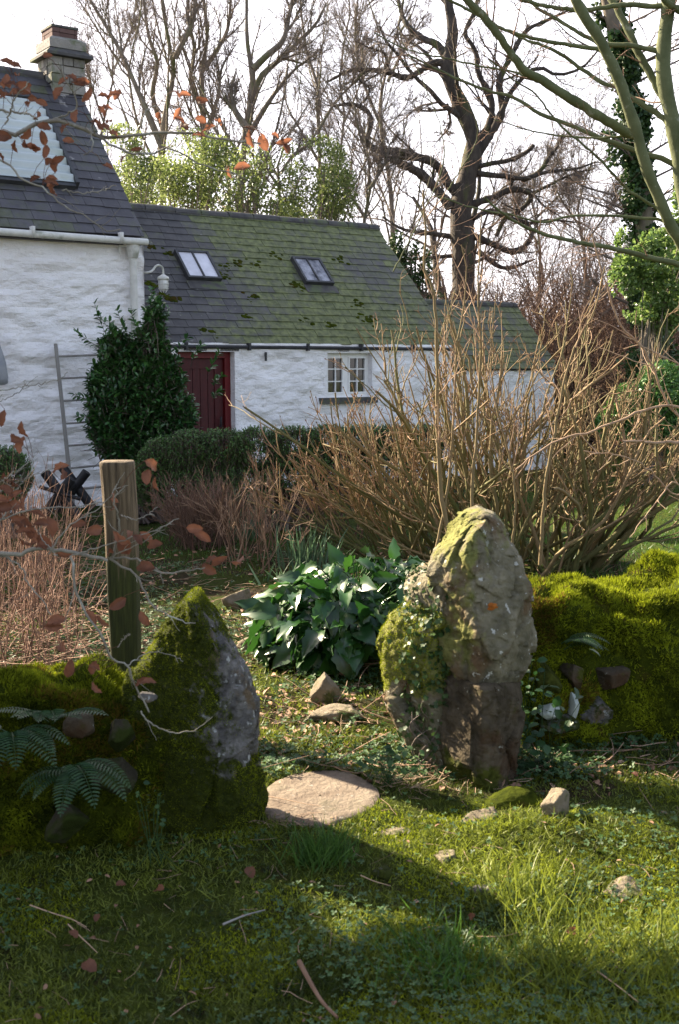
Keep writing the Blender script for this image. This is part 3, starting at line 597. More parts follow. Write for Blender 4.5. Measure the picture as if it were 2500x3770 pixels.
tubes(mb, [[[px_-.02, YM-.10, gz-.06], [px_-.16, YM-.06, gz-.05]], [[px_-.16, YM-.06, gz-.02], [px_-.16, YM-.06, gz-.16]]], [[.03, .03], [.012, .012]], 6, cap=True)
pt3(mb, 'downpipe', M['gutter'], tall, True)
# chimney
cy0 = YR3-.28; cy1 = YR3+.28; cxa = on_y(189, 300, cy0)[0]; cxb = on_y(314, 300, cy0)[0]; cyb = cy0+(cxb-cxa)*1.0
def zc(v): return on_y(250, v, cy0)[1]
mb = MB(); z = zc(430)-.45; zled = zc(212)
while z < zled-.02:
    h = min(rs.uniform(.07, .13), zled-z); cuts = [0]+sorted(rs.uniform(.25, .75, rs.choice([1, 2])))+[1]
    for k in range(len(cuts)-1):
        a, b = cxa+(cxb-cxa)*cuts[k], cxa+(cxb-cxa)*cuts[k+1]; o = rs.uniform(-.012, .012); mb.box(a+.006-(.0 if k else o), b-.006, cy0+o, cy0+.15, z+.006, z+h-.006, a=rs.uniform(0, 1))
    cuts = [0]+sorted(rs.uniform(.2, .8, 1))+[1]
    for k in range(2):
        a, b = cy0+.15+(cyb-cy0-.15)*cuts[k], cy0+.15+(cyb-cy0-.15)*cuts[k+1]; o = rs.uniform(-.012, .012)
        mb.box(cxa+o, cxa+.2, a+.003, b-.003, z+.006, z+h-.006, a=rs.uniform(0, 1)); mb.box(cxb-.2, cxb+o, a+.003, b-.003, z+.006, z+h-.006, a=rs.uniform(0, 1))
    z += h
mb.box(cxa+.02, cxb-.02, cy0+.02, cyb-.02, zc(430)-.5, zled, a=.2)
ch = pt3(mb, 'chimney', M['chim'], r3)
mb = MB(); o = .085; za = zc(212); zb_ = zc(187)
v = []
for (e_, z) in ((o, za), (o, za+.035), (.0, zb_+.02)):
    v += [[cxa-e_, cy0-e_, z], [cxb+e_, cy0-e_, z], [cxb+e_, cyb+e_, z], [cxa-e_, cyb+e_, z]]
mb.add(v, [[i, (i+1) % 4, (i+1) % 4+4, i+4] for i in range(4)]+[[4+i, 4+(i+1) % 4, 8+(i+1) % 4, 8+i] for i in range(4)]+[[8, 9, 10, 11], [3, 2, 1, 0]])
pt3(mb, 'slate_ledge', M['ridge'], ch)
mb = MB(); z1 = zb_+.02; z2 = zc(140)
v = [[cxa-.015, cy0-.015, z1], [cxb+.015, cy0-.015, z1], [cxb+.015, cyb+.015, z1], [cxa-.015, cyb+.015, z1], [cxa-.015, cy0-.015, z2-.03], [cxb+.015, cy0-.015, z2-.03], [cxb+.015, cyb+.015, z2-.03], [cxa-.015, cyb+.015, z2-.03], [cxa+.04, cy0+.04, z2+.01], [cxb-.06, cy0+.04, z2+.01], [cxb-.06, cyb-.04, z2+.01], [cxa+.04, cyb-.04, z2+.01]]
mb.add(v, [[i, (i+1) % 4, (i+1) % 4+4, i+4] for i in range(4)]+[[4+i, 4+(i+1) % 4, 8+(i+1) % 4, 8+i] for i in range(4)]+[[8, 9, 10, 11]], a=.7)
pt3(mb, 'mortar_cap', M['chim'], ch)
mb = MB(); z = z2+.005; ztop = zc(97); bx0, bx1, by0, by1 = cxa+.045, cxb-.075, cy0+.05, cyb-.05
while z < ztop-.03:
    h = .062
    for (p, q, r, s) in ((bx0, bx1, by0, by0+.1), (bx0, bx1, by1-.1, by1)):
        xx = p-(.1 if int(z*100) % 2 else 0)
        while xx < q:
            a, b = max(xx, p), min(xx+.205, q); xx += .21
            if b-a > .02: mb.box(a, b, r+rs.uniform(-.004, .004), s, z+.004, z+h-.003, a=rs.uniform(0, 1))
    for (p, q) in ((bx0, bx0+.1), (bx1-.1, bx1)):
        mb.box(p+rs.uniform(-.003, .003)+.002, q-.002, by0+.103, by1-.103, z+.004, z+h-.003, a=rs.uniform(0, 1))
    z += h
mb.box(bx0+.02, bx1-.02, by0+.02, by1-.02, z2, ztop-.08, a=0)
cap = pt3(mb, 'brick_cap', M['brick'], ch)
mb = MB(); mb.box(bx0-.01, bx1+.01, by0-.01, by1+.01, z+.002, z+.03); pt3(mb, 'cap_slab', M['ridge'], ch)

# --- swan-neck lamp on the corner
la = [(508, 1002), (545, 1003), (560, 995), (572, 980), (586, 977), (597, 988), (599, 1010)]
P = []
lx, _ = on_y(508, 1002, -.05)
base = on_y(508, 1002, -.04)
for (u, v) in la: q = on_y(u, v, -.14); P.append([q[0], -.14, q[1]])
P[0] = [XW, .04, P[0][2]]
lamp = empty('wall_lamp', tuple(cw(XW, 0, P[0][2])), CRZ, 'swan-neck lamp with a clear glass jar on the corner of the tall cottage', 'lamp')
def pt4(mb, name, m, smooth=True):
    for v in mb.V: v -= np.array([XW, 0, P[0][2]])
    return mb.build(name, m, lamp, smooth, inv=False)
mb = MB(); tubes(mb, polyline(P, 30), np.full(30, .014)[None][0], 8, cap=False); pt4(mb, 'arm', M['gutter'])
mb = MB(); zb1 = P[0][2]; mb.box(XW-.002, XW+.02, -.02, .08, zb1-.40, zb1+.05); pt4(mb, 'bracket', M['gutter'], False)
q = P[-1]; cz = q[2]; s_ = .95
prof = lambda L: (np.array([[[q[0], q[1], cz+z*s_] for z, r in L]]), np.array([[r*s_ for z, r in L]]))
mb = MB(); pp, rr = prof([(.0, .02), (-.02, .045), (-.035, .075), (-.07, .08), (-.072, .06)]); tubes(mb, pp, rr, 16); pt4(mb, 'cap', M['gutter'])
mb = MB(); pp, rr = prof([(-.07, .055), (-.12, .060), (-.17, .056), (-.21, .04), (-.225, .005)]); tubes(mb, pp, rr, 16); pt4(mb, 'glass_jar', M['glassjar'])
mb = MB()
for k in range(6):
    t = k*math.pi/3; L = [(-.07, .066), (-.12, .069), (-.18, .062), (-.225, .03)]
    tubes(mb, [[[q[0]+r*math.cos(t), q[1]+r*math.sin(t), cz+z] for z, r in L]], [[.004]*4], 4)
for z, r in ((-.12, .069), (-.18, .062)): t = np.linspace(0, 2*math.pi, 17); tubes(mb, np.stack([q[0]+r*np.cos(t), q[1]+r*np.sin(t), cz+z+0*t], -1), np.full(17, .004), 4)
pt4(mb, 'cage', M['gutter'])

# --- ladder against the tall cottage
yl0, yl1 = YM-.50, YM-.08
bx, bz = on_y(268, 1830, yl0); tx_, tz_ = on_y(203, 1266, yl1); wL = .56
lad = empty('ladder', tuple(cw(bx, yl0, CZ)), CRZ, 'long grey wooden ladder leaning on the white wall', 'ladder')
def pt5(mb, name, m, smooth=False):
    for v in mb.V: v -= np.array([bx, yl0, CZ])
    return mb.build(name, m, lad, smooth, inv=False)
p0 = np.array([bx, yl0, CZ]); p1 = np.array([tx_, yl1, tz_]); p0[0] = bx+(tx_-bx)*(CZ-bz)/(tz_-bz)
for off in (0, wL):
    mb = MB(); tubes(mb, [[p0+[off, 0, 0], p1+[off+.0, 0, .02*(off > 0)]]], [[.026, .022]], 6, cap=True); pt5(mb, 'rail', M['wood'])
for v in (1312, 1394, 1477, 1560, 1641, 1722, 1800):
    f = (v-1266)/(1830-1266); f = (on_y(235, v, (yl0+yl1)/2)[1]-tz_)/(bz-tz_)*(tz_-bz)/(tz_-CZ); c = p1+(p0-p1)*f
    mb = MB(); tubes(mb, [[c, c+[wL, 0, .02]]], [[.015, .015]], 6); pt5(mb, 'rung', M['wood'])

# --- grey paddle hanging at the left edge, crossed black bars at the wall foot
a = on_y(-22, 1290, YM-.10); b = on_y(4, 1418, YM-.10)
pd = MB(); w = .075; c0 = np.array([a[0], YM-.10, a[1]+.6]); c1 = np.array([b[0], YM-.10, b[1]])
ax = nrm(c1-c0); sx = np.array([ax[2], 0, -ax[0]]); Lq = np.linalg.norm(c1-c0); rows = []
for t, ww in ((0, .014), (.5, .016), (.62, .05), (.75, .078), (.92, .085), (.985, .07), (1, .03)):
    rows.append([c0+ax*t*Lq-sx*ww-[0, .012, 0], c0+ax*t*Lq+sx*ww-[0, .012, 0], c0+ax*t*Lq+sx*ww+[0, .012, 0], c0+ax*t*Lq-sx*ww+[0, .012, 0]])
pd.grid(np.array(rows), wrap=True)
V = pd.V[0]; pd.V[0] = np.array([cw(*p) for p in V]); tag(pd.build('paddle', M['grey'], base=cw(c0[0], c0[1], CZ)), 'grey paddle hanging on the white wall at the left edge', 'paddle')
Yb = 11.6
sh = empty('sawhorse', tuple(at(215, 1850, Yb)*[1, 1, 0]+[0, 0, CZ]), 0, 'black crossed sawhorse standing by the foot of the ladder', 'sawhorse')
p1_, p2_, p3_, p4_ = at(163, 1738, Yb), at(262, 1872, Yb), at(262, 1762, Yb-.03), at(172, 1880, Yb-.03)
for dy in (0, .7):
    for (p, q) in ((p1_, p2_), (p3_, p4_)):
        mb = MB(); q2 = p+(q-p)*1.25; tubes(mb, [[p+[0, dy, 0], q2+[0, dy, 0]]], [[.052, .052]], 10, cap=True); mb.build('leg', M['black'], sh, True)
mb = MB(); c = (p1_+p2_)/2; tubes(mb, [[c+[0, -.05, -.02], c+[0, .78, -.02]]], [[.035, .035]], 8, cap=True); mb.build('crossbar', M['black'], sh)
mb = MB(); tubes(mb, [[at(150, 1790, Yb)+[0, -.06, 0], at(300, 1835, Yb)+[0, -.06, 0]]], [[.02, .02]], 8, cap=True); mb.build('brace', M['black'], sh)

# ================================================================== STONES AND WALLS
def stone_mb(rows, Y0, front, back, n=220, m=240, amp=.02, seed=0, smooth=8, mossf=None, closed_bottom=False, sc=7, rough2=.006):
    """rows: (v, uL, uRidge, uR) from the top down, at distance Y0; front/back = thickness each way (number or per-row list)"""
    R = []
    for i, (v, a, r, b) in enumerate(rows):
        R.append([at(a, v, Y0)[2], at(a, v, Y0)[0], at(r, v, Y0)[0], at(b, v, Y0)[0], front[i] if isinstance(front, list) else front, back[i] if isinstance(back, list) else back])
    R = polyline(np.array(R), m); secs = []
    for z, xl, xr, xb, f, bk in R:
        w = xb-xl; c = [(xl, Y0+.02), (xl+.10*(xr-xl), Y0-.25*f), (xr-.12*w*.3, Y0-f*.93), (xr, Y0-f), (xr+.45*(xb-xr), Y0-f*.85), (xb-.06*w, Y0-.42*f), (xb, Y0+.03), (xb-.12*w, Y0+bk*.8), (xl+.55*w, Y0+bk), (xl+.15*w, Y0+bk*.75)]
        c = np.array(c+[c[0]]); d = np.r_[0, np.cumsum(np.linalg.norm(np.diff(c, axis=0), axis=1))]; t = np.linspace(0, d[-1], n, endpoint=False)
        p = np.stack([np.interp(t, d, c[:, 0]), np.interp(t, d, c[:, 1])], 1)
        for _ in range(smooth): p = (np.roll(p, 1, 0)+2*p+np.roll(p, -1, 0))/4
        secs.append(np.c_[p, np.full(n, z)])
    P = np.array(secs); c = P.mean(1, keepdims=True); top = P[0].mean(0)
    nd = P-c; nd[..., 2] = 0; nd = nrm(nd)
    q = P*sc; disp = .008+amp*.5*fbm(q, 5, seed)+rough2*fbm(q*6, 3, seed+2)+amp*1.5*facets(P*[6.5, 6.5, 4.2]+seed, seed)+amp*.55*facets(P*[17, 17, 12]+.03*vn(P*30, 3)[..., None], seed+20)+amp*.16*facets(P*[42, 42, 34], seed+30)
    disp = disp*np.clip(np.arange(m)/14., .15, 1)[:, None]
    P = P+nd*disp[..., None]
    P = np.concatenate([np.broadcast_to(P[0].mean(0)+[0, 0, .004], (1, n, 3)), P])
    a = np.zeros(P.shape[:2]) if mossf is None else mossf(P)
    mb = MB(); mb.grid(P, a=np.clip(a, 0, 1), wrap=True); mb.Q[-1] = mb.Q[-1][:, ::-1]; return mb
def fuzz(V, Q, T, n, rng, wt, L=(.006, .014), tint=(0, 1), up=.5, w=.35, mb=None):
    p, nn = surf_points(V, Q, T, n, rng, wt); mb = mb or MB()
    d = nn+rng.normal(0, .6, nn.shape)+[0, 0, up]; ln = rng.uniform(L[0], L[1], n)
    g = fbm(p*9, 3, 31); a = np.clip((tint[0]+tint[1])/2+g*.8+rng.normal(0, .2, n), 0, 1)
    leaves(mb, p-nrm(d)*.002, d, rng.normal(0, 1, nn.shape), ln, ln*w, lf_tri(), a); return mb
rg = np.random.RandomState(77)

# --- left standing stone
YL = 3.90
rows = [(2192, 690, 704, 722), (2206, 676, 712, 736), (2232, 656, 715, 752), (2262, 636, 715, 772), (2300, 612, 720, 796), (2345, 578, 725, 822), (2380, 552, 725, 848), (2420, 520, 730, 878), (2470, 488, 730, 925), (2520, 470, 735, 944), (2580, 462, 740, 955), (2640, 458, 745, 957), (2700, 462, 750, 950), (2760, 468, 750, 952), (2820, 470, 750, 962), (2900, 474, 750, 966), (2980, 480, 750, 962), (3060, 486, 750, 955), (3140, 500, 750, 940)]
def mossL(P):
    x, z = P[..., 0], P[..., 2]; e = (x-at(755, 2500, YL)[0])/.20
    b = .66-.66*sst(e+.55*fbm(P*[14, 14, 10], 4, 5)-.25*sst(z, .2, .9)*0, -.2, 1.0); b = np.maximum(b, .70*(1-sst(z+.05*vn(P*20, 4), .18, .34)))
    return np.maximum(b, .62*sst(z, .78, .84)*(1-sst(e, -.3, .6)))+.05
mb = stone_mb(rows, YL, .12, .16, mossf=mossL, amp=.019, seed=4)
ls = empty('standing_stone', (at(740, 3050, YL)[0], YL, 0), 0, 'pointed dark standing stone covered in moss with a grey lichened right edge', 'standing stone', 'gateway stones')
mb.build('stone_body', M['stoneg'], ls); V, Q, T, A = mb.arrays()
def w(p, n): return sst(mossL(p)+.25*fbm(p*22, 3, 8), .42, .62)*(n[:, 1] < .6)+.015
f = fuzz(V, Q, T, 42000, rg, w, L=(.005, .012), tint=(.0, .55)); f.build('moss', M['moss'], ls)

# --- right gate stones: tall one, shouldered mossy one, block underneath
YR = 4.46
rows = [(1880, 1752, 1770, 1795), (1890, 1722, 1775, 1812), (1908, 1700, 1775, 1824), (1940, 1676, 1730, 1845), (1980, 1658, 1705, 1862), (2016, 1620, 1700, 1885), (2060, 1600, 1705, 1905), (2120, 1588, 1710, 1928), (2180, 1580, 1722, 1940), (2240, 1590, 1738, 1950), (2300, 1602, 1740, 1946), (2360, 1612, 1745, 1946), (2420, 1624, 1742, 1938), (2460, 1636, 1738, 1924), (2500, 1650, 1735, 1896), (2530, 1700, 1755, 1880), (2560, 1740, 1775, 1850)]
def mossR(P):
    x, z = P[..., 0], P[..., 2]; return .26+.18*sst(z, .8, 1.05)+.24*(1-sst(x, at(1700, 2200, YR)[0], at(1760, 2200, YR)[0]))+.26*fbm(P*5, 3, 12)-.25*sst(x, at(1780, 2400, YR)[0], at(1900, 2400, YR)[0])*(1-sst(z, .65, .9))+.12*fbm(P*9, 3, 2)
mb = stone_mb(rows, YR, [.05, .09, .12, .16, .19, .21, .22, .22, .22, .22, .22, .22, .21, .20, .18, .13, .07], .18, mossf=mossR, amp=.020, seed=9, smooth=4, sc=9)
rsn = empty('standing_stone', (at(1770, 2530, YR)[0], YR, .3), 0, 'tall bare tan standing stone with rounded top, highest stone of the gateway', 'standing stone', 'gateway stones')
mb.build('stone_body', M['stone'], rsn)
lm = MB(); th, ph = np.meshgrid(np.linspace(0, 2*math.pi, 14), np.linspace(0, math.pi/2, 5)); c = at(1813, 2232, YR-.236)
P = np.stack([np.cos(th)*np.sin(ph)*.019, -np.cos(ph)*.006, np.sin(th)*np.sin(ph)*.014], -1)*(1+.5*vn(np.stack([th*3, ph*3, 0*th], -1), 2))[..., None]+c+[0, .0, 0]; lm.grid(P)
M['rust'] = mat('rust', (.25, .07, .01), (.36, .12, .015), 30, .9, .3, 80)
lm.build('rusty_patch', M['rust'], rsn)
rows = [(2470, 1660, 1740, 1850), (2490, 1630, 1750, 1890), (2530, 1612, 1750, 1908), (2600, 1604, 1750, 1912), (2660, 1600, 1755, 1910), (2720, 1600, 1755, 1906), (2790, 1602, 1755, 1900), (2850, 1606, 1760, 1896), (2920, 1610, 1760, 1896), (2980, 1610, 1760, 1896)]
mb = stone_mb(rows, 4.46, .24, .2, mossf=lambda P: .26+.28*(1-sst(P[..., 2], .0, .22))+.30*fbm(P*6, 3, 6), amp=.016, seed=15)
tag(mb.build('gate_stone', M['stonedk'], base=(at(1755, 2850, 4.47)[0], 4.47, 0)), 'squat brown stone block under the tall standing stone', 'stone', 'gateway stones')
rows = [(2100, 1548, 1575, 1600), (2112, 1520, 1575, 1640), (2140, 1498, 1580, 1680), (2180, 1494, 1585, 1700), (2225, 1496, 1590, 1710), (2240, 1482, 1590, 1715), (2275, 1440, 1550, 1668), (2320, 1414, 1545, 1670), (2380, 1404, 1540, 1672), (2440, 1412, 1540, 1676), (2500, 1420, 1545, 1680), (2560, 1430, 1550, 1690), (2640, 1455, 1560, 1700), (2700, 1490, 1570, 1700), (2760, 1520, 1590, 1700), (2830, 1540, 1600, 1700), (2900, 1560, 1610, 1695)]
def mossS(P):
    z = P[..., 2]; zz = at(1500, 2230, 4.5)[2]; z2 = at(1500, 2580, 4.5)[2]
    return .28+.42*(1-sst(z+.02*vn(P*30, 3), zz-.02, zz+.02))*sst(z+.16*fbm(P*[14, 14, 4], 4, 3), z2-.04, z2+.06)+.12*fbm(P*15, 3, 1)
mb = stone_mb([(v, a, r+30, b+45) for v, a, r, b in rows], 4.60, .20, .2, mossf=mossS, amp=.018, seed=23)
sh_ = empty('standing_stone', (at(1560, 2850, 4.56)[0], 4.56, 0), 0, 'shorter shouldered standing stone with yellow moss and ivy, left of the tall bare stone', 'standing stone', 'gateway stones')
mb.build('stone_body', M['stone'], sh_); V, Q, T, A = mb.arrays(); SH = (V, Q, T)
f = fuzz(V, Q, T, 14000, rg, lambda p, n: sst(mossS(p), .48, .62)*(n[:, 1] < .5), L=(.006, .014), tint=(.4, 1.1)); f.build('moss', M['moss'], sh_)
# ivy on the shouldered stone
iv = empty('ivy', (at(1560, 2850, 4.45)[0], 4.4, 0), 0, 'small-leaved ivy creeping over the shouldered gate stone', 'ivy')
p, nn = surf_points(V, Q, T, 1500, rg, lambda p, n: (n[:, 1] < .2)*sst(p[:, 0], at(1440, 2400, 4.5)[0], at(1530, 2400, 4.5)[0])*(.35+.65*sst(p[:, 2], .0, .3)*(1-sst(p[:, 2], .62, .80))+.5*vn(p*12, 5)))
mb = MB(); d = rg.normal(0, .6, p.shape)+[0, 0, -.6]; sz = rg.uniform(.017, .034, len(p)); leaves(mb, p+nn*.014, d, nn+rg.normal(0, .35, nn.shape), sz, sz, lf_ivy(), rg.uniform(0, 1, len(p))); mb.build('leaves', M['ivy'], iv)
mb = MB()
for k in range(6):
    x0 = rg.uniform(1540, 1640); P = [at(x0+40*math.sin(j*1.3+k)+j*rg.uniform(-6, 6), 2820-j*50, 4.41+.004*j) for j in range(rg.randint(5, 9))]; tubes(mb, polyline(P, 14), np.full(14, .002), 4)
mb.build('stem', M['twig'], iv)

# --- mossy banks / walls
def bank(name, cx, half, hgt, seed, n=(150, 90), extra=None):
    """lumpy loaf swept along the polyline cx [(x,y)], half width(s), height(s)"""
    k, m = n; C = polyline(np.array(cx, float), k); hw = np.interp(np.linspace(0, 1, k), np.linspace(0, 1, len(half)), half); hh = np.interp(np.linspace(0, 1, k), np.linspace(0, 1, len(hgt)), hgt)
    T = nrm(np.gradient(C, axis=0)); Nn = np.stack([T[:, 1], -T[:, 0]], 1); s = np.linspace(-1.15, 1.15, m)
    prof = np.clip(1-np.abs(s)**5, -.5, 1); P = np.zeros((k, m, 3))
    P[..., :2] = C[:, None]+Nn[:, None]*(s[None, :, None]*hw[:, None, None]); P[..., 2] = hh[:, None]*prof[None]
    q = P*3.4; d = .16*fbm(P*2.3, 3, seed+1)+.10*fbm(q, 4, seed)+.085*np.abs(vn(P*5.5, seed+3))+.03*np.abs(vn(P*14, seed+4))
    up = np.zeros_like(P); up[..., 2] = 1; sl = np.clip(np.abs(s), 0, 1)**2; nd = nrm(up*(1-sl*.7)[None, :, None]+np.concatenate([Nn*1, np.zeros((k, 1))], 1)[:, None]*np.sign(s)[None, :, None]*sl[None, :, None])
    P = P+nd*d[..., None]
    if extra is not None: P = extra(P)
    mb = MB(); mb.grid(P, a=np.clip(fbm(P*3, 3, seed+9)*.5+.5, 0, 1)); return mb
# left wall: its top shows between v 2540 (near the stone) and 2640 (frame edge)
lw = empty('mossy_wall', (-1.4, 4.1, 0), 0, 'low dry stone wall buried in moss left of the pointed stone', 'wall', 'mossy garden walls')
mb = bank('body', [(-3.4, 3.95), (-2.2, 4.05), (-1.45, 4.05), (-.9, 4.02), (-.42, 3.98)], [.52, .5, .46, .36, .14], [.50, .46, .42, .47, .40], 3)
mb.build('wall_body', M['mossbody'], lw); V, Q, T, A = mb.arrays()
def cam_w(p, n): return np.clip(.15+(n*[0, -1, .6]).sum(1), 0, 1)*(p[:, 0] > -1.9)*(p[:, 0] < 3.0)*(.16+.84*sst(fbm(p*11, 3, 71), -.22, .05))
f = fuzz(V, Q, T, 110000, rg, cam_w, L=(.008, .026), tint=(-.15, .65), w=.3); f.build('moss', M['moss'], lw)  # tint lowered to put this wall's shade into the moss colour
f = fuzz(V, Q, T, 14000, rg, lambda p, n: cam_w(p, n)*sst(fbm(p*4.5, 3, 93), .12, .3), L=(.012, .03), tint=(0, 1), w=.25); f.build('brown_moss', M['mossb'], lw)
rw = empty('mossy_wall', (1.7, 5.4, 0), 0, 'broad dry stone wall thickly covered in bright moss right of the tall stone', 'wall', 'mossy garden walls')
mb = bank('body', [(.66, 4.98), (1.0, 5.12), (1.5, 5.25), (2.2, 5.45), (3.2, 5.85), (4.5, 6.3)], [.28, .42, .5, .55, .6, .6], [.56, .62, .63, .66, .72, .72], 13)
mb.build('wall_body', M['mossbody'], rw); V, Q, T, A = mb.arrays(); RW = (V, Q, T)
f = fuzz(V, Q, T, 110000, rg, cam_w, L=(.009, .028), tint=(.1, 1.0), w=.3); f.build('moss', M['moss'], rw)
f = fuzz(V, Q, T, 22000, rg, lambda p, n: cam_w(p, n)*sst(fbm(p*4.5, 3, 91), .12, .3), L=(.012, .03), tint=(0, 1), w=.25); f.build('brown_moss', M['mossb'], rw)

# --- loose rocks
def rock(u, v, Wd, Hh, Dp, mt, label, seed, name='rock', group='loose stones around the gateway', z=None, tilt=0, ang=8, sink=.35, rz=0):
    c = gr(u, v); c[2] = float(gh(c[0], c[1])) if z is None else z
    rr = np.random.RandomState(seed); nrmls = nrm(rr.normal(0, 1, (ang, 3))); dist = rr.uniform(.42, .80, ang+6); nrmls = nrm(rr.normal(0, 1, (ang+6, 3)))
    th, ph = np.meshgrid(np.linspace(0, 2*math.pi, 65)[:-1], np.linspace(.02, math.pi-.02, 44)); D = np.stack([np.cos(th)*np.sin(ph), np.sin(th)*np.sin(ph), np.cos(ph)], -1)
    r = np.ones(th.shape)
    for n_, d_ in zip(nrmls, dist):
        dp = D@n_; r = np.where(dp > .01, np.minimum(r, d_/np.maximum(dp, .01)), r)
    P = D*r[..., None]; P *= (1+.07*fbm(P*3.5, 4, seed)+.02*vn(P*12, seed))[..., None]; P = P*[Wd/1.25, Dp/1.25, Hh/1.0]
    Rm = np.array(Matrix.Rotation(rz, 3, 'Z')@Matrix.Rotation(tilt, 3, 'Y')); P = P*.9@Rm.T+c+[0, 0, Hh*(.5-sink)-.008]
    mb = MB(); mb.grid(P, a=rr.uniform(.2, .9), wrap=True); mb.Q[-1] = mb.Q[-1][:, ::-1]; o = mb.build(name, M[mt], smooth=True, base=c); tag(o, label, 'stone', group); return o
rock(1190, 2585, .13, .15, .12, 'rock', 'pale angular stone under the broad-leaved plant', 3, ang=6, sink=.2)
rock(1240, 2640, .22, .06, .18, 'rock', 'flat tan stone just in front of the pale angular stone', 4, ang=9)
rock(880, 2235, .17, .17, .15, 'rock', 'dark angular stone behind the tip of the pointed standing stone', 6, ang=6, sink=.2)
rock(985, 2400, .26, .10, .2, 'rock', 'grey flat stone left of the broad-leaved plant', 7, ang=7)
rock(1010, 2440, .2, .14, .2, 'mossbody', 'brown mossy stone at the left foot of the broad-leaved plant', 8, ang=9)
0 and rock(765, 2165, .30, .16, .25, 'mossbody', 'round mossy stone beside the dry brown shrub', 9, ang=12)
rock(2050, 3045, .10, .095, .09, 'rock', 'pinkish grey rounded stone standing on the turf in front of the right wall', 10, ang=9, sink=.25)
rock(1790, 3030, .17, .05, .10, 'rock', 'flat half-buried stone left of the pinkish rounded stone', 11, ang=9, sink=.45)
rock(1460, 3060, .09, .03, .07, 'rock', 'small flat stone in the turf below the slab', 12, sink=.4)
rock(1650, 3160, .10, .05, .13, 'rock', 'tan stone half-buried in the sunlit turf', 13, sink=.5)
rock(1400, 3225, .06, .035, .06, 'stoneg', 'small round grey stone in the shaded turf', 14, sink=.3)
rock(1785, 3275, .09, .025, .05, 'stoneg', 'thin grey stone at the edge of the sunlit turf', 15, sink=.3)
rock(2300, 3275, .22, .045, .12, 'rock', 'broad flat brown stone lying in the turf at the right', 16, sink=.55)
rock(1850, 3555, .10, .03, .06, 'stoneg', 'bluish slate chip in the nearest grass', 17, sink=.3)
rock(2190, 2205, .07, .07, .06, 'paler', 'small grey stone poking out of the right wall moss', 18, z=.60, sink=.3, group='stones in the right wall')
rock(2015, 2600, .11, .065, .08, 'paler', 'white quartz-like stone low in the right wall', 19, z=.19, sink=.3, group='stones in the right wall')
for o_, d_ in ((bpy.data.objects[-1], 0),): pass
def rockat(u, v, Y, Wd, Hh, Dp, mt, label, seed, group='stones in the right wall', **k):
    p = at(u, v, Y); o = rock(u, v, Wd, Hh, Dp, mt, label, seed, group=group, z=0, **k); o.location = p-np.array([0, 0, Hh*.15]); return o
for o in [x for x in bpy.data.objects if x.get('group') == 'stones in the right wall']: bpy.data.objects.remove(o)
rockat(2190, 2180, 5.22, .07, .07, .06, 'paler', 'small grey stone poking out of the moss on top of the right wall', 18)
rockat(2018, 2612, 4.72, .11, .055, .10, 'paler', 'white stone low in the right wall, nearest the gate', 19, tilt=-.2)
rockat(2112, 2595, 4.74, .035, .10, .10, 'paler', 'narrow upright white stone low in the right wall', 20, tilt=.2)
rockat(2180, 2610, 4.86, .13, .12, .14, 'stoneg', 'pinkish brown stone set low in the right wall', 21, ang=6)
rockat(2060, 2660, 4.70, .12, .05, .12, 'stoneg', 'dark stone under the white stones of the right wall', 22, ang=6)
rockat(300, 2665, 3.72, .09, .05, .08, 'stonedk', 'dark stone showing through the moss of the left wall', 24, group='loose stones around the gateway', ang=6)
rockat(545, 2560, 3.74, .0501, .03, .04, 'stoneg', 'small grey stone in the moss beside the pointed standing stone', 25, group='loose stones around the gateway')
for k, (u, v, Y, w, h, lb) in enumerate([(2260, 2480, 4.86, .12, .08, 'flat brown stone between the moss pads of the right wall'), (2010, 2490, 4.78, .12, .09, 'stone under the moss beside the tall standing stone'), (2400, 2650, 4.86, .16, .06, 'long low stone at the foot of the right wall'), (2120, 2480, 4.80, .10, .07, 'small stone above the white stones of the right wall')]):
    rockat(u, v, Y+.035, w, h, .16, 'stonedk', lb, 60+k, ang=8)
for k, (u, v, Y, w, h, lb) in enumerate([(400, 2840, 3.62, .14, .10, 'dark stone in the middle of the left wall face'), (250, 3020, 3.58, .13, .07, 'broad dark stone at the foot of the left wall'), (440, 2700, 3.68, .10, .08, 'brown stone in the left wall beside the pointed stone')]):
    rockat(u, v, Y+.055, w, h, .16, 'wallstone', lb, 70+k, ang=8, group='stones in the left wall')
# mossy lump on the turf
rock(1900, 2965, .20, .06, .14, 'mossbody', 'low cushion of yellow moss beside the pinkish rounded stone', 31, name='moss_cushion', group='moss cushions', ang=14)
bpy.data.objects['moss_cushion']['category'] = 'moss cushion'
0 and rock(1010, 3040, .035, .03, .03, 'paler', 'small white stone at the foot of the pointed standing stone', 32, sink=.3)
# --- slab
pts = [(968, 2905), (985, 2880), (1030, 2852), (1100, 2832), (1180, 2822), (1270, 2824), (1330, 2845), (1385, 2880), (1402, 2915), (1380, 2948), (1320, 2985), (1250, 3008), (1180, 3022), (1120, 3022), (1050, 3006), (985, 2985), (962, 2945)]
G = np.array([gr(u, v, .035)[:2] for u, v in pts]); G = polyline(np.vstack([G, G[:1]]), 73)[:-1]; c = G.mean(0); rings = []
for s, z in ((1.0, -.04), (1.008, .004), (1.0, .014), (.985, .019), (.8, .020), (.6, .019), (.4, .021), (.2, .020), (.02, .021)):
    p = c+(G-c)*s; zz = z+.004*fbm(np.c_[p*9, 0*p[:, :1]], 3, 6)*(s < .99)+.0; rings.append(np.c_[p*1.0+.004*(s > .97)*rg.normal(0, .4, p.shape), np.full(len(p), 1)*zz])
mb = MB(); mb.grid(np.array(rings), wrap=True); SLAB = G
tag(mb.build('stepping_slab', M['slab'], base=(c[0], c[1], 0)), 'flat pale oval slab lying between the gateway stones', 'slab')
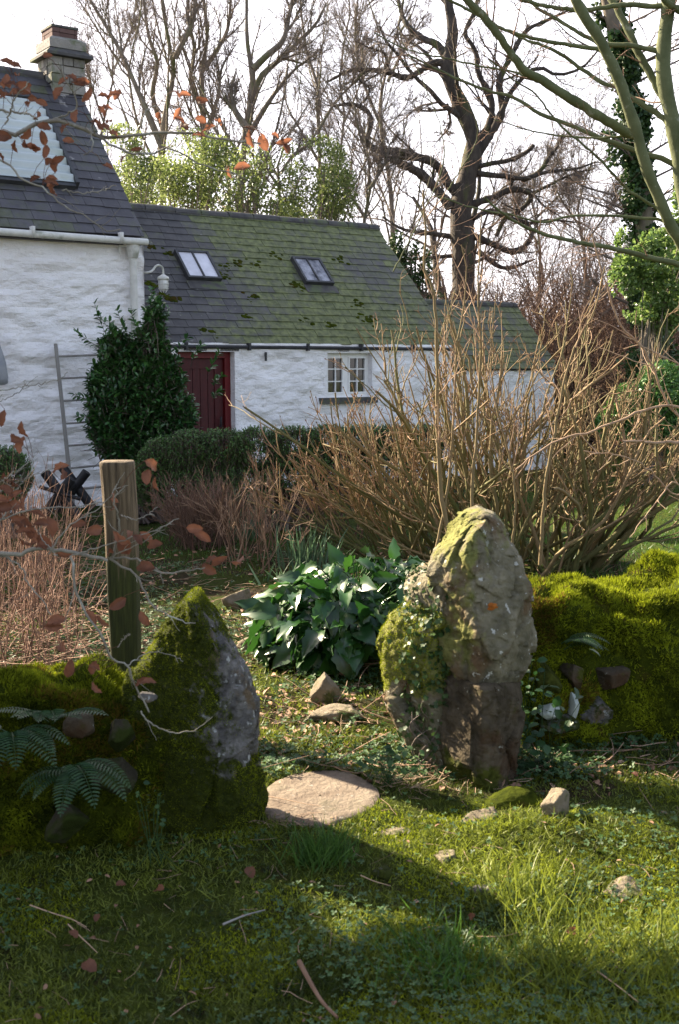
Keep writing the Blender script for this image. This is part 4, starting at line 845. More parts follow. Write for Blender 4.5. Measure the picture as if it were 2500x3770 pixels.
rock(1480, 2858, .16, .03, .10, 'rock', 'flat grey stone at the foot of the ivy-covered stone', 33, sink=.3)
# --- timber post
Yp = 5.15; zb = 0.0; zt = at(430, 1700, Yp)[2]
th = np.linspace(0, 2*math.pi, 49)[:-1]; hw = .066
lev = np.linspace(0, 1, 60); P = []
for t in lev:
    v = 2520+(1702-2520)*t; ul = np.interp(v, [1702, 1900, 2200, 2520], [370, 384, 398, 416]); ur = np.interp(v, [1702, 1900, 2200, 2520], [491, 503, 512, 519])
    xa, xb = at(ul, v, Yp)[0], at(ur, v, Yp)[0]; z = at(430, v, Yp)[2]; xc, r = (xa+xb)/2, (xb-xa)/2
    cx = np.sign(np.cos(th))*np.abs(np.cos(th))**.45; sy = np.sign(np.sin(th))*np.abs(np.sin(th))**.62
    P.append(np.stack([xc+r*cx, Yp+r*.9*sy, np.full(48, z)], -1)*1.0)
P = np.array(P); P[..., 0] += .0025*vn(P*[60, 60, 2], 3); P[..., 1] += .005*vn(P*[45, 45, 2], 4)
P = np.concatenate([[np.c_[P[0][:, :2], np.full(48, -.2)]], P, [P[-1]*[1, 1, 1]*1.0+(P[-1].mean(0)-P[-1])*.06+[0, 0, .006]], [np.broadcast_to(P[-1].mean(0)+[0, 0, .008], (48, 3))]])
zz = P[..., 2]; a = .85-.72*sst(zz+.16*fbm(P*[4, 4, 3], 3, 8), .50, .98)
mb = MB(); mb.grid(P, a=a, wrap=True); tag(mb.build('timber_post', M['postw'], base=(P[1][:, 0].mean(), Yp, 0)), 'weathered square timber post, green with algae, behind the pointed standing stone', 'post')

# ================================================================== BACKGROUND TREES
def tree(name, base, label, cat, group, limbs, levels, barkm, twigm, seed, a0=.3, a1=.8, extra=None):
    """limbs: list of (points Kx3, r0, r1). First limb is the trunk."""
    r = np.random.RandomState(seed); e = empty(name, tuple(base), 0, label, cat, group)
    mb = MB(); P0 = []; R0 = []
    for i, (P, a, b) in enumerate(limbs):
        K = 14; P = polyline(P, K); R = np.linspace(1, 0, K)**.8*(a-b)+b; tubes(mb, polyline(P, 40) if a > .08 else P, np.interp(np.linspace(0, 1, 40), np.linspace(0, 1, K), R)*(1+.10*r.normal(0, 1, 40)) if a > .08 else R, 8 if a > .08 else 6)
        P0.append(P); R0.append(R)
    mb.build('trunk', M[barkm], e); P0 = np.array(P0); R0 = np.array(R0)
    mb = MB(); out = branches(mb, P0, R0, levels[:1], r, a0, (a0+a1)/2); mb.build('branches', M[barkm], e)
    mb = MB(); o2 = branches(mb, out[-1][0], out[-1][1], levels[1:], r, (a0+a1)/2, a1); mb.build('twigs', M[twigm], e)
    return e, o2[-1]
def PX(L, Y): return [at(u, v, Y) for u, v in L]
ZG = -.1
# bare trees behind the cottages: stems traced, twigs grown
BG = 'bare trees behind the cottages'
def bare(stems, Y, label, seed, r0=.10, nn=(9, 6, 4), tilt=1.0):
    L = []
    for k, s in enumerate(stems):
        P = PX(s, Y+.4*k*(-1)**k)
        if k == 0: P = [np.array([P[0][0], P[0][1], ZG])]+P
        L.append((np.array(P), r0*(1 if k == 0 else .6), .022 if s[-1][1] < 20 else .010))
    b = L[0][0][0]
    lv = [(nn[0], .25, .98, (.35, .9), (.25, .5), 8, .12, .10, 5, .011, .5), (nn[1]+2, .15, 1, (.4, .9), (.3, .65), 6, .14, .06, 3, .0065, .6), (nn[2]+3, .1, 1, (.4, 1.0), (.5, .9), 5, .15, .04, 3, .0045, .6)]
    return tree('bare_tree', (b[0], b[1], ZG), label, 'tree', BG, L, lv, 'bark2', 'twig', seed)
bare([[(612, 1000), (600, 760), (592, 520), (622, 340), (642, 215), (612, 120), (598, 40), (590, -160)], [(642, 215), (682, 135), (712, 60), (720, -120)], [(596, 470), (560, 350), (578, 230), (545, 130), (520, -60)], [(600, 560), (540, 420), (470, 250), (420, 150), (330, 0), (300, -60)]], 25, 'dark forked bare tree nearest the chimney', 1, .11)
bare([[(745, 1000), (748, 760), (752, 480), (742, 260), (762, 130), (748, 0), (745, -150)], [(750, 420), (700, 300), (715, 180), (690, 60), (700, -100)], [(745, 260), (800, 180), (840, 90), (850, -100)], [(752, 500), (800, 360), (815, 250), (870, 160)]], 26, 'grey slender bare tree, second from the chimney', 2, .10)
bare([[(875, 1000), (885, 700), (905, 470), (925, 350), (930, 255), (915, 200), (905, 90), (912, -120)], [(930, 255), (985, 200), (1040, 150), (1062, 60), (1085, -60)], [(920, 375), (960, 280), (1010, 235), (1090, 160), (1160, 90), (1200, 10)], [(905, 470), (860, 400), (850, 330), (870, 250)], [(900, 520), (960, 420), (1020, 330), (1090, 250), (1160, 200)]], 24, 'thick dark-topped bare tree behind the middle of the low roof', 3, .13)
bare([[(1170, 1000), (1176, 700), (1172, 480), (1166, 300), (1130, 200), (1110, 80), (1100, -80)], [(1172, 480), (1230, 380), (1290, 320), (1350, 250), (1380, 170)], [(1175, 600), (1105, 480), (1060, 400), (1040, 330)]], 27, 'thin pale bare tree between the dark-topped tree and the oak', 4, .07)
bare([[(1040, 1000), (1035, 800), (1020, 620), (1050, 520), (1110, 420), (1170, 330)], [(1035, 700), (960, 600), (900, 540)], [(1030, 640), (1090, 560), (1200, 500)]], 23, 'low twiggy bare tree rising from the evergreen bushes', 5, .06)
bare([[(470, 1000), (468, 700), (480, 500), (440, 380), (400, 260), (380, 120)], [(475, 560), (520, 440), (530, 320), (500, 200)]], 28, 'small pale bare tree beside the tall cottage roof', 6, .06)
bare([[(1330, 1000), (1345, 800), (1370, 640), (1330, 520), (1310, 400), (1250, 300)], [(1360, 700), (1420, 600), (1440, 520)], [(1345, 800), (1280, 700), (1230, 640)]], 24, 'crooked bare tree left of the oak trunk', 7, .07, nn=(12, 8, 5))

# gnarled oak (crop units / 1.2544 + 1250)
o_ = lambda L: [(1250+x/1.2544, y/1.2544) for x, y in L]
YO = 27.0
limbs = [([(575, 1300), (572, 1129), (562, 950), (588, 830), (628, 740), (625, 660), (590, 560), (560, 480), (510, 370), (498, 290), (535, 210), (515, 110), (500, -40), (505, -200)], .40, .07),
 ([(500, 300), (460, 288), (430, 292), (380, 325), (310, 360), (230, 335), (130, 322), (40, 330), (-60, 380)], .13, .03), ([(130, 322), (90, 370), (140, 430), (110, 500)], .05, .02), ([(210, 330), (215, 260), (140, 240), (100, 230)], .05, .015),
 ([(540, 890), (490, 830), (460, 770), (400, 738), (310, 712), (240, 702), (155, 690), (122, 640), (150, 580), (130, 520), (60, 490), (-30, 500)], .17, .04), ([(520, 960), (460, 890), (380, 810), (300, 770), (240, 735)], .17, .12),
 ([(505, 270), (450, 190), (400, 160), (330, 90), (300, 20), (280, -80)], .13, .04), ([(620, 740), (700, 620), (755, 500), (735, 390), (800, 250), (860, 150), (950, 105), (1050, 60)], .15, .03),
 ([(650, 640), (700, 560), (705, 440), (650, 330), (640, 220), (590, 130), (640, 20), (660, -100)], .12, .04), ([(600, 950), (720, 905), (800, 870), (900, 890), (850, 960), (780, 1000), (740, 1080)], .12, .06),
 ([(640, 800), (690, 810), (760, 818), (850, 830), (960, 800), (1080, 790), (1170, 760)], .10, .02), ([(628, 775), (690, 760), (780, 745), (860, 710), (890, 680)], .08, .06), ([(840, 832), (900, 812), (940, 775), (965, 730), (1000, 685), (1022, 630)], .09, .035),
 ([(720, 590), (740, 550), (790, 430), (900, 330), (990, 370), (1100, 340), (1180, 250)], .09, .02), ([(560, 480), (520, 490), (450, 490), (400, 480), (350, 450)], .06, .02), ([(620, 1010), (700, 970), (800, 1000), (900, 1020), (1000, 1000), (1150, 1010)], .10, .02),
 ([(900, 890), (980, 850), (1060, 810), (1150, 780)], .06, .02), ([(850, 878), (890, 900), (940, 960), (1010, 1010)], .05, .02), ([(500, 480), (520, 560), (470, 620)], .05, .02),
 ([(600, 1080), (700, 1120), (820, 1160), (900, 1080), (870, 1010)], .12, .06), ([(640, 1160), (760, 1240), (900, 1200)], .10, .02), ([(560, 1100), (440, 1080), (300, 1060), (200, 1000)], .10, .02), ([(540, 1180), (420, 1190), (300, 1200)], .08, .02)]
rr = np.random.RandomState(50); LL = []
for i, (s, a, b) in enumerate(limbs):
    P = np.array(PX(o_(s), YO)); t = np.linspace(0, 1, len(P)); P[:, 1] += (rr.uniform(-1, 1) if i else 0)*t
    if i == 0: P = np.vstack([[P[0][0], YO, 0], P])
    LL.append((P, a*(.72 if i else .95), b*.8))
lv = [(8, .15, 1, (.4, 1.0), (.2, .42), 9, .17, .06, 5, .014, .36), (6, .15, 1, (.4, .9), (.35, .75), 7, .15, .03, 3, .008, .55), (6, .1, 1, (.4, 1.0), (.4, .8), 5, .16, .02, 3, .0052, .6)]
tree('oak_tree', (LL[0][0][0][0], YO, 0), 'big gnarled bare oak with dark twisting limbs behind the outbuilding', 'tree', None, LL, lv, 'bark', 'twig', 8, .1, .5)
# a second thinner tree filling behind the oak (top centre)
bare([[(1450, 1000), (1440, 700), (1400, 420), (1440, 200), (1480, 60), (1500, -150)], [(1420, 500), (1340, 300), (1310, 120), (1330, -80)], [(1430, 300), (1500, 160), (1580, 40)]], 33, 'distant bare tree seen through the left limbs of the oak', 9, .09, nn=(14, 8, 4))
bare([[(1980, 1200), (1990, 900), (1960, 700), (2040, 520), (2020, 400)], [(1980, 800), (2080, 700), (2160, 640)], [(1985, 900), (1900, 760), (1880, 640)]], 34, 'distant fine-twigged tree right of the oak trunk', 10, .06, nn=(16, 9, 5))

bare([[(330, 1000), (340, 700), (380, 450), (420, 250), (400, 80), (390, -80)], [(380, 450), (330, 300), (300, 150)], [(420, 250), (480, 120), (500, 0)]], 38, 'far thin bare tree just right of the chimney', 11, .07, nn=(14, 8, 5))
bare([[(1240, 1000), (1235, 700), (1270, 450), (1250, 250), (1290, 80), (1280, -80)], [(1240, 600), (1180, 420), (1170, 250)], [(1270, 450), (1330, 300), (1350, 160)]], 37, 'far bare tree between the low roof and the oak limbs', 12, .07, nn=(14, 8, 5))
bare([[(2150, 1300), (2160, 1000), (2130, 760), (2190, 560), (2170, 420)], [(2150, 850), (2060, 720), (2030, 600)], [(2155, 900), (2250, 760), (2290, 640)]], 32, 'low wide bare tree just left of the ivy-clad trunk', 13, .06, nn=(16, 9, 5))
bare([[(1760, 1200), (1780, 950), (1830, 760), (1800, 620), (1850, 480)], [(1800, 850), (1900, 740), (1960, 680)]], 36, 'small far bare tree seen under the right limbs of the oak', 14, .05, nn=(16, 9, 5))
# leafy crowns ---------------------------------------------------------------
def crown(mb, blobs, n, rng, L, shape, Y, wr=.55, gap=.15, seed=0, up=.1, ydepth=1.0, tint=(0, 1), bs=1.0):
    """blobs: (u, v, radius u px, radius v px): leaf sprays spread through lumpy volumes at distance Y"""
    blobs = [(b[0], b[1], b[2]*bs, b[3]*(1+(bs-1)*.6)) for b in blobs]; W_ = np.array([b[2]*b[3] for b in blobs], float); i = rng.choice(len(blobs), n, p=W_/W_.sum()); B = np.array(blobs, float)[i]
    d = nrm(rng.normal(0, 1, (n, 3))); r = rng.uniform(.35, 1, n)**.45
    c = np.array([at(u, v, Y) for u, v, *_ in blobs])[i]; sc = Y/FPX
    P = c+d*r[:, None]*np.stack([B[:, 2]*sc, B[:, 2]*sc*ydepth, B[:, 3]*sc], 1)
    k = fbm(P*(1.6/ (Y*.06)), 3, seed) > -gap; P = P[k]; d = d[k]; m = len(P)
    D = d+rng.normal(0, .7, d.shape)+[0, 0, up]; s = rng.uniform(.7, 1.2, m)*L
    leaves(mb, P, D, d+rng.normal(0, .7, d.shape)+[0, 0, .6], s, s*wr, shape, np.clip(rng.uniform(tint[0], tint[1], m)+.25*fbm(P*2.0, 2, seed+3), 0, 1)); return P
def evergreen(name, blobs, Y, label, cat, mt, n, L, seed, group=None, wr=.55, gap=.12, stems=6, z0=ZG, shape=None, stemm='twig', tint=(0, 1), ydepth=1.0):
    r = np.random.RandomState(seed); cx = np.mean([b[0] for b in blobs]); b0 = at(cx, 1323, Y); base = np.array([b0[0], Y, z0]); e = empty(name, tuple(base), 0, label, cat, group)
    mb = MB(); P = crown(mb, blobs, n, r, L, shape or lf_fold(), Y, wr, gap, seed, tint=tint, ydepth=ydepth, bs=1.55 if group else 1.0); mb.build('foliage', M[mt], e)
    mb = MB(); t = P[r.choice(len(P), stems*6)]; Q = []
    for k, q in enumerate(t):
        s = base+[r.normal(0, .12), r.normal(0, .1), 0]; m = (s+q)/2+[(q-s)[0]*-.2, 0, (q-s)[2]*.12]; Q.append(polyline([s, m, q], 8))
    tubes(mb, np.array(Q), np.linspace(1, .25, 8)[None]*r.uniform(.008, .022, (len(Q), 1))*(Y/12), 5); mb.build('stems', M[stemm], e); return e
BE = 'evergreen bushes behind the low cottage'
evergreen('evergreen_bush', [(470, 620, 75, 110), (430, 560, 45, 60), (520, 700, 70, 80), (545, 580, 50, 60), (480, 740, 60, 40)], 21, 'sunlit evergreen bush right beside the tall cottage roof', 'bush', 'holly', 14875, .065, 61, BE, gap=-.02, ydepth=2.2)
evergreen('evergreen_bush', [(700, 620, 90, 95), (640, 700, 80, 70), (760, 700, 90, 80), (800, 590, 50, 60)], 22, 'rounded yellow-green bush in the middle of the row', 'bush', 'holly', 15937, .065, 62, BE, gap=-.02, ydepth=2.2)
evergreen('evergreen_bush', [(950, 640, 80, 80), (900, 720, 90, 70), (1010, 700, 80, 90), (1050, 600, 40, 50)], 21.5, 'loose green bush with sky showing through its sprays', 'bush', 'holly', 12750, .065, 63, BE, gap=-.05, ydepth=2.2)
evergreen('evergreen_bush', [(1160, 660, 90, 110), (1130, 760, 90, 60), (1230, 720, 60, 80), (1180, 580, 60, 50)], 22.5, 'darker green bush at the right end of the row', 'bush', 'holly', 15000, .065, 64, BE, gap=-.02, ydepth=2.2)
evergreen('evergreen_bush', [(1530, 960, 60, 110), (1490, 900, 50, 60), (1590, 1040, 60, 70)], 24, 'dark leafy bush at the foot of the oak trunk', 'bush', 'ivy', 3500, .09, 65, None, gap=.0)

# ivy-clad tree on the right
YV = 19.0; tr = [(2232, -40), (2250, 60), (2290, 170), (2315, 300), (2345, 460), (2350, 620), (2372, 800), (2385, 1000), (2395, 1300), (2400, 1700)]
r = np.random.RandomState(71); P = polyline(PX(tr, YV), 60); e = empty('ivy_clad_tree', (P[-1][0], YV, 0), 0, 'tall tree trunk wrapped in dark ivy on the right', 'tree')
mb = MB(); tubes(mb, P, np.linspace(.10, .22, 60), 8); mb.build('trunk', M['bark2'], e)
mb = MB(); n = 24000; t = r.uniform(0, 1, n); k = (t*59).astype(int); rad = (.20+.16*t+.10*vn(np.stack([t*26, 0*t, 0*t], -1), 3)+.08*vn(np.stack([t*60, 0*t, 0*t], -1), 5))
d = nrm(r.normal(0, 1, (n, 3))*[1, 1, .4]); C = P[k]+d*(rad*r.uniform(.3, 1.15, n)**.6)[:, None]; kp = fbm(C*2.6, 3, 8) > -.16; C, d = C[kp], d[kp]; s = r.uniform(.05, .085, len(C))
leaves(mb, C, d+r.normal(0, .8, d.shape)+[0, 0, -.3], d+r.normal(0, .5, d.shape), s, s*.9, lf_fold(), r.uniform(0, 1, len(C)))
side = [(2260, 330, 45, 60), (2250, 430, 40, 70), (2290, 560, 40, 60), (2440, 520, 50, 40), (2430, 400, 40, 50), (2300, 760, 30, 60), (2420, 560, 60, 40), (2260, 640, 22, 40), (2470, 640, 40, 60)]
crown(mb, side, 3600, r, .075, lf_fold(), YV, .85, .0, 12); mb.build('ivy', M['ivy'], e)
L = [(polyline([P[int(59*t)], P[int(59*t)]+[s_*.9, r.normal(0, .3), .35], P[int(59*t)]+[s_*1.6, r.normal(0, .4), .6]], 14)) for t, s_ in zip(r.uniform(.05, .7, 26), r.choice([-1, 1], 26)*r.uniform(.4, 1, 26))]
L = np.array(L); R = np.linspace(.022, .007, 14)[None].repeat(len(L), 0); mb = MB(); tubes(mb, L, R, 4); branches(mb, L, R, [(7, .2, 1, (.4, 1), (.3, .6), 6, .2, .05, 3, .006, .6), (4, .2, 1, (.4, 1), (.4, .7), 4, .2, .02, 3, .004, .6)], r); mb.build('twigs', M['twig'], e)
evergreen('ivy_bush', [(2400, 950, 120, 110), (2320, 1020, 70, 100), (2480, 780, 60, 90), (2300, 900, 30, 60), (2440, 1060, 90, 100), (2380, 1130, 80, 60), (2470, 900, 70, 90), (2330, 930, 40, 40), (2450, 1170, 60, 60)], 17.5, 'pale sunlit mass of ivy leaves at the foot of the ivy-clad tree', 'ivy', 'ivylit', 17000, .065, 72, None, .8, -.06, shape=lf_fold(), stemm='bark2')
evergreen('dark_hedge', [(2330, 1500, 90, 90), (2430, 1440, 90, 110), (2490, 1560, 80, 120), (2360, 1600, 80, 80), (2250, 1560, 60, 60)], 16, 'dark shady evergreen hedge at the right edge behind the lawn', 'hedge', 'box', 14000, .06, 73, None, .6, .3, shape=lf_diamond())

# the brown thicket behind the outbuilding: nobody could count its twigs
r = np.random.RandomState(81); mb = MB(); n = 900
u = r.uniform(1560, 2560, n); Y = r.uniform(22, 30, n); st = np.array([at(a, 1323, y) for a, y in zip(u, Y)]); st[:, 2] = gh(st[:, 0], st[:, 1])
d = nrm(r.normal(0, .45, (n, 3))+[0, 0, 1]); P = grow(st, d, r.uniform(1.8, 4.6, n)*np.clip(.8+(u-1700)/1800, .7, 1.15), 9, .18, .0, r); R = r.uniform(.012, .03, n)[:, None]*np.linspace(1, .35, 9)[None]; tubes(mb, P, R, 4, a=r.uniform(0, .6, n))
branches(mb, P, R, [(7, .15, 1, (.3, 1.1), (.25, .6), 6, .22, .02, 3, .007, .6), (4, .1, 1, (.4, 1.1), (.4, .8), 4, .2, .0, 3, .0055, .6)], r, .3, .9)
tag(mb.build('undergrowth', M['maroon']), 'brown leafless thicket behind the outbuilding and shrub', 'undergrowth', kind='stuff')

# ================================================================== NEARER TREE (upper right): green-barked limbs
YN = 8.0; q_ = lambda L: [(1800+x/2.24, y/2.24) for x, y in L]
near = [([(2640, 2080), (2625, 1700), (2600, 1300), (2560, 1000), (2520, 700), (2495, 520), (2468, 400), (2446, 280), (2446, 150), (2462, 40), (2470, -120)], .095, .06, 0),
 ([(2625, 1500), (2590, 1200), (2560, 1010), (2502, 880), (2470, 826), (2425, 723), (2380, 616), (2349, 500), (2313, 384), (2264, 250), (2202, 134), (2139, 36), (2112, -30), (2100, -160)], .06, .042, -.4),
 ([(2349, 500), (2291, 478), (2202, 424), (2112, 370), (2014, 304), (1934, 259), (1880, 192), (1800, 80), (1700, -20), (1620, -80)], .046, .030, -.6),
 ([(2520, 470), (2470, 402), (2403, 286), (2349, 188), (2304, 89), (2246, -20), (2220, -90)], .040, .030, .3),
 ([(2240, 190), (2193, 179), (2068, 161), (1956, 138), (1845, 103), (1800, 76), (1640, -10)], .018, .010, -.2), ([(2450, 195), (2336, 170), (2224, 161), (2157, 134), (2068, 80), (1979, 27), (1940, -20)], .022, .012, .4),
 ([(2490, 500), (2447, 437), (2380, 393), (2313, 348), (2273, 321), (2224, 308), (2157, 263), (2046, 188), (1934, 143), (1880, 120)], .026, .010, .5),
 ([(2540, 645), (2470, 598), (2336, 554), (2202, 504), (2090, 455), (2001, 424), (1889, 357), (1800, 335), (1640, 270), (1500, 200)], .024, .008, .6),
 ([(2445, 22), (2380, 22), (2291, 18), (2157, 38), (2060, 30), (1960, 10), (1860, -20)], .022, .014, .3), ([(2425, 770), (2313, 696), (2202, 580), (2068, 464), (1979, 353), (1900, 300), (1800, 215)], .013, .005, -.3),
 ([(2470, 826), (2425, 808), (2246, 795), (2112, 795), (1996, 817), (1880, 790), (1760, 770), (1600, 720)], .013, .005, -.5), ([(2620, 1010), (2500, 973), (2380, 946), (2246, 911), (2112, 888), (1979, 853), (1871, 799), (1790, 730)], .028, .008, -.9),
 ([(2560, 60), (2470, 20), (2420, -40)], .035, .02, -.2), ([(2300, 500), (2202, 508), (2068, 500), (1956, 480), (1820, 440)], .010, .004, .1), ([(2060, 330), (1950, 285), (1880, 262), (1760, 240), (1500, 180), (1380, 120)], .010, .004, .0),
 ([(1650, 700), (1760, 500), (1700, 330), (1690, 200)], .005, .003, -.4), ([(1450, 1000), (1560, 780), (1640, 560), (1560, 300), (1480, 150)], .006, .003, .2)]
r = np.random.RandomState(91); e = empty('green_barked_tree', tuple(at(2640, 2080, YN)*[1, 1, 0]), 0, 'near young tree with mossy green bark whose bare limbs sweep in from the right', 'tree')
P0, R0 = [], []
for i, (s, a, b, dy) in enumerate(near):
    k_ = .74 if i < 4 else .82; a, b = a*k_, b*k_
    P = polyline([at(u, v, YN+dy*t) for (u, v), t in zip(s, np.linspace(0, 1, len(s)))], 40); R = np.linspace(a, b, 40)*(1+.05*r.normal(0, 1, 40)); mb = MB(); P[1:-1] += r.normal(0, .0025, P[1:-1].shape)
    tubes(mb, P, R, 10, a=r.uniform(.2, .8)); o = mb.build('trunk' if i == 0 else 'limb', M['greenbark'], e)
    if i and a < .04: P0.append(P[::3]); R0.append(R[::3]*.55)
P0, R0 = np.array(P0), np.array(R0); mb = MB()
branches(mb, P0, R0, [(7, .15, 1, (.4, 1.1), (.12, .4), 8, .10, .03, 4, .0032, .5), (3, .2, 1, (.4, .9), (.3, .6), 5, .12, .02, 3, .002, .6)], r, .5, .9); mb.build('twigs', M['maroon'], e)

# ================================================================== THE BIG BARE SHRUB
def shrub(name, label, cat, roots, n, rng, Lr, lean, levels, r0, mt, group=None, K=12, wob=.06, up=.015, buds=0, a0=0., a1=.75, fan=None, budm='drystem'):
    c = np.mean(roots, 0); e = empty(name, (c[0], c[1], float(gh(c[0], c[1]))), 0, label, cat, group)
    i = rng.randint(0, len(roots), n); st = np.array(roots, float)[i]+np.c_[rng.normal(0, .07, (n, 2)), np.zeros(n)]; st[:, 2] = gh(st[:, 0], st[:, 1])-.03
    if fan is None: d = np.c_[rng.normal(0, lean, (n, 2)), np.ones(n)]
    else: d = fan(n, st, rng)
    P = grow(st, d, rng.uniform(Lr[0], Lr[1], n), K, wob, up, rng); rad = rng.uniform(.35, 1.25, n)*r0; R = rad[:, None]*np.linspace(1, .4, K)[None]
    av = np.clip(np.linspace(0, .5, K)[None]**1.3+rng.normal(0, .22, (n, 1)), 0, 1); mb = MB(); tubes(mb, P, R, 6, a=av); mb.build('stems', M[mt], e)
    mb = MB(); out = branches(mb, P, R, levels, rng, .15, a1); mb.build('twigs', M[mt], e)
    if buds:
        T = np.concatenate([o[0][:, -2:] for o in out]+[P[:, -2:]]); T = T[rng.choice(len(T), min(buds, len(T)), replace=False)]; mb = MB(); d = T[:, 1]-T[:, 0]
        for k in range(3): leaves(mb, T[:, 1], d, rng.normal(0, 1, d.shape), rng.uniform(.014, .03, len(T)), .012, lf_diamond(), rng.uniform(0, 1, len(T)))
        mb.build('buds', M[budm], e)
    return e
YS = 8.3
r = np.random.RandomState(101)
roots = [gr(u, v) for u, v in ((1640, 2075), (1720, 2100), (1790, 2100), (1860, 2110), (1930, 2105), (2000, 2110), (2070, 2105), (2140, 2100), (1700, 2050), (1800, 2055), (1950, 2060), (2100, 2060), (2190, 2080), (1560, 2070))]
def fan(n, st, g):
    cx = at(1880, 1900, YS)[0]; off = (st[:, 0]-cx); d = np.c_[off*.65+g.normal(0, .42, n), g.normal(0, .28, n)-.05, np.ones(n)]; k = g.uniform(0, 1, n) < .17; d[k, 0] -= g.uniform(.4, 1.3, k.sum()); return d
shrub('bare_shrub', 'large bare multi-stemmed shrub with olive and orange twigs in front of the cottage', 'shrub', roots, 130, r, (1.15, 2.15), .3,
      [(4, .22, .97, (.25, .75), (.25, .55), 8, .13, .08, 5, .0060, .58), (2, .25, 1, (.3, .8), (.3, .6), 6, .14, .05, 4, .0038, .6), (2, .3, 1, (.3, .9), (.3, .6), 5, .16, .03, 3, .0026, .6)], .021, 'shrubbark', fan=fan, buds=1100, wob=.14, up=.02, a1=.85)
# second, lower part on the left with long low arching canes
r = np.random.RandomState(103)
roots = [gr(u, v) for u, v in ((1480, 2070), (1540, 2060), (1420, 2050), (1600, 2080), (1380, 2060))]
shrub('bare_shrub', 'lower arching orange-twigged shrub spreading left of the big bare shrub', 'shrub', roots, 36, r, (.9, 1.5), .3, [(4, .3, .97, (.25, .7), (.22, .5), 8, .10, .08, 4, .0055, .62), (2, .3, 1, (.3, .8), (.3, .6), 6, .12, .06, 3, .0042, .7)], .0125, 'shrubbark',
      fan=lambda n, st, g: np.c_[g.normal(-.75, .45, n), g.normal(-.05, .25, n), np.abs(g.normal(.7, .25, n))], buds=900, up=.055, a1=1.0)
# pale straight saplings standing in the shrub
sap = empty('sapling', tuple(gr(1660, 2060)), 0, 'pale straight sapling stems rising through the bare shrub', 'sapling'); P0 = []; mb = MB()
for s, a in (([(1680, 2060), (1640, 1900), (1618, 1700), (1612, 1400), (1606, 1150), (1590, 1050), (1560, 980), (1570, 880), (1560, 700)], .019), ([(1745, 2080), (1742, 1800), (1760, 1560), (1772, 1300), (1762, 1100), (1770, 900), (1775, 790)], .013), ([(1600, 2060), (1650, 1800), (1675, 1500), (1680, 1300), (1712, 1120), (1718, 980), (1700, 900)], .011), ([(1880, 2080), (1900, 1800), (1830, 1500), (1810, 1300), (1830, 1080)], .010), ([(1990, 2080), (2010, 1800), (2060, 1500), (2110, 1300), (2190, 1140), (2230, 980)], .014)):
    P = pxline(s, (7.6, 7.5), 30, .003, r); R = np.linspace(a, a*.3, 30); P0.append(P[::2]); tubes(mb, P, R, 8, a=.42)
mb.build('stems', M['shrubbark'], sap); mb = MB(); P0 = np.array(P0); branches(mb, P0, np.full(P0.shape[:2], .008), [(9, .3, 1, (.3, .9), (.10, .25), 7, .12, .06, 4, .004, .6), (3, .3, 1, (.4, .9), (.3, .6), 5, .12, .06, 3, .003, .6)], r, .5, 1); mb.build('twigs', M['drystem'], sap)
# long whips crossing from the right edge
wh = empty('whippy_branches', tuple(at(2620, 2080, 6.8)*[1, 1, 0]), 0, 'long pale whips of a shrub reaching in from the right edge', 'shrub'); mb = MB(); P0 = []
for s, a in (([(2640, 1640), (2500, 1628), (2400, 1628), (2290, 1622)], .013), ([(2650, 1520), (2500, 1503), (2420, 1498), (2300, 1540), (2180, 1590), (2060, 1620), (1960, 1680), (1900, 1730)], .009), ([(2600, 1640), (2460, 1480), (2380, 1300), (2280, 1180), (2220, 1000), (2180, 860)], .008), ([(2640, 1400), (2500, 1340), (2380, 1280), (2290, 1230)], .006), ([(2640, 1750), (2500, 1820), (2380, 1720), (2300, 1680), (2150, 1660)], .006), ([(2640, 2020), (2500, 1780), (2420, 1850), (2320, 1980)], .006)):
    P = pxline(s, (6.9, 6.6), 26, .004, r); tubes(mb, P, np.linspace(a, a*.5, 26), 8, a=.8); P0.append(P[::2])
P0 = np.array(P0); mb.build('stems', M['drystem'], wh); mb = MB(); branches(mb, P0, np.full(P0.shape[:2], .006), [(6, .2, 1, (.4, 1), (.12, .3), 7, .12, .02, 4, .0035, .6)], r, .4, .9); tubes(mb, [[at(2625, v, 6.9) for v in (1300, 1500, 1700, 1900, 2200)]], [[.012, .016, .02, .022, .025]], 8); mb.build('twigs', M['drystem'], wh)

# dry shrubs and stems further left ------------------------------------------
r = np.random.RandomState(111); roots = [gr(u, v) for u, v in ((700, 2010), (760, 2020), (820, 2000), (680, 1980), (780, 1970))]
shrub('dry_shrub', 'low dense dry shrub of fine maroon twigs in front of the hedge', 'shrub', roots, 170, r, (.35, .62), .38, [(5, .3, 1, (.2, .7), (.25, .5), 5, .10, .04, 3, .0028, .7), (4, .3, 1, (.2, .7), (.4, .7), 4, .10, .03, 3, .0022, .7)], .006, 'maroon', wob=.08)
r = np.random.RandomState(112); roots = [gr(u, v) for u, v in ((900, 2060), (960, 2040), (1020, 2020), (860, 2080), (980, 2100))]
shrub('dry_shrub', 'sparser dry shrub of upright pale twigs beside the daffodil leaves', 'shrub', roots, 45, r, (.4, 1.0), .30, [(4, .3, 1, (.2, .7), (.2, .45), 5, .10, .04, 3, .0028, .7), (3, .3, 1, (.2, .7), (.4, .7), 4, .10, .03, 3, .0022, .7)], .006, 'drystem', wob=.08)
r = np.random.RandomState(113); roots = [gr(u, v) for u, v in ((1150, 1930), (1230, 1900), (1080, 1900), (1320, 1950))]
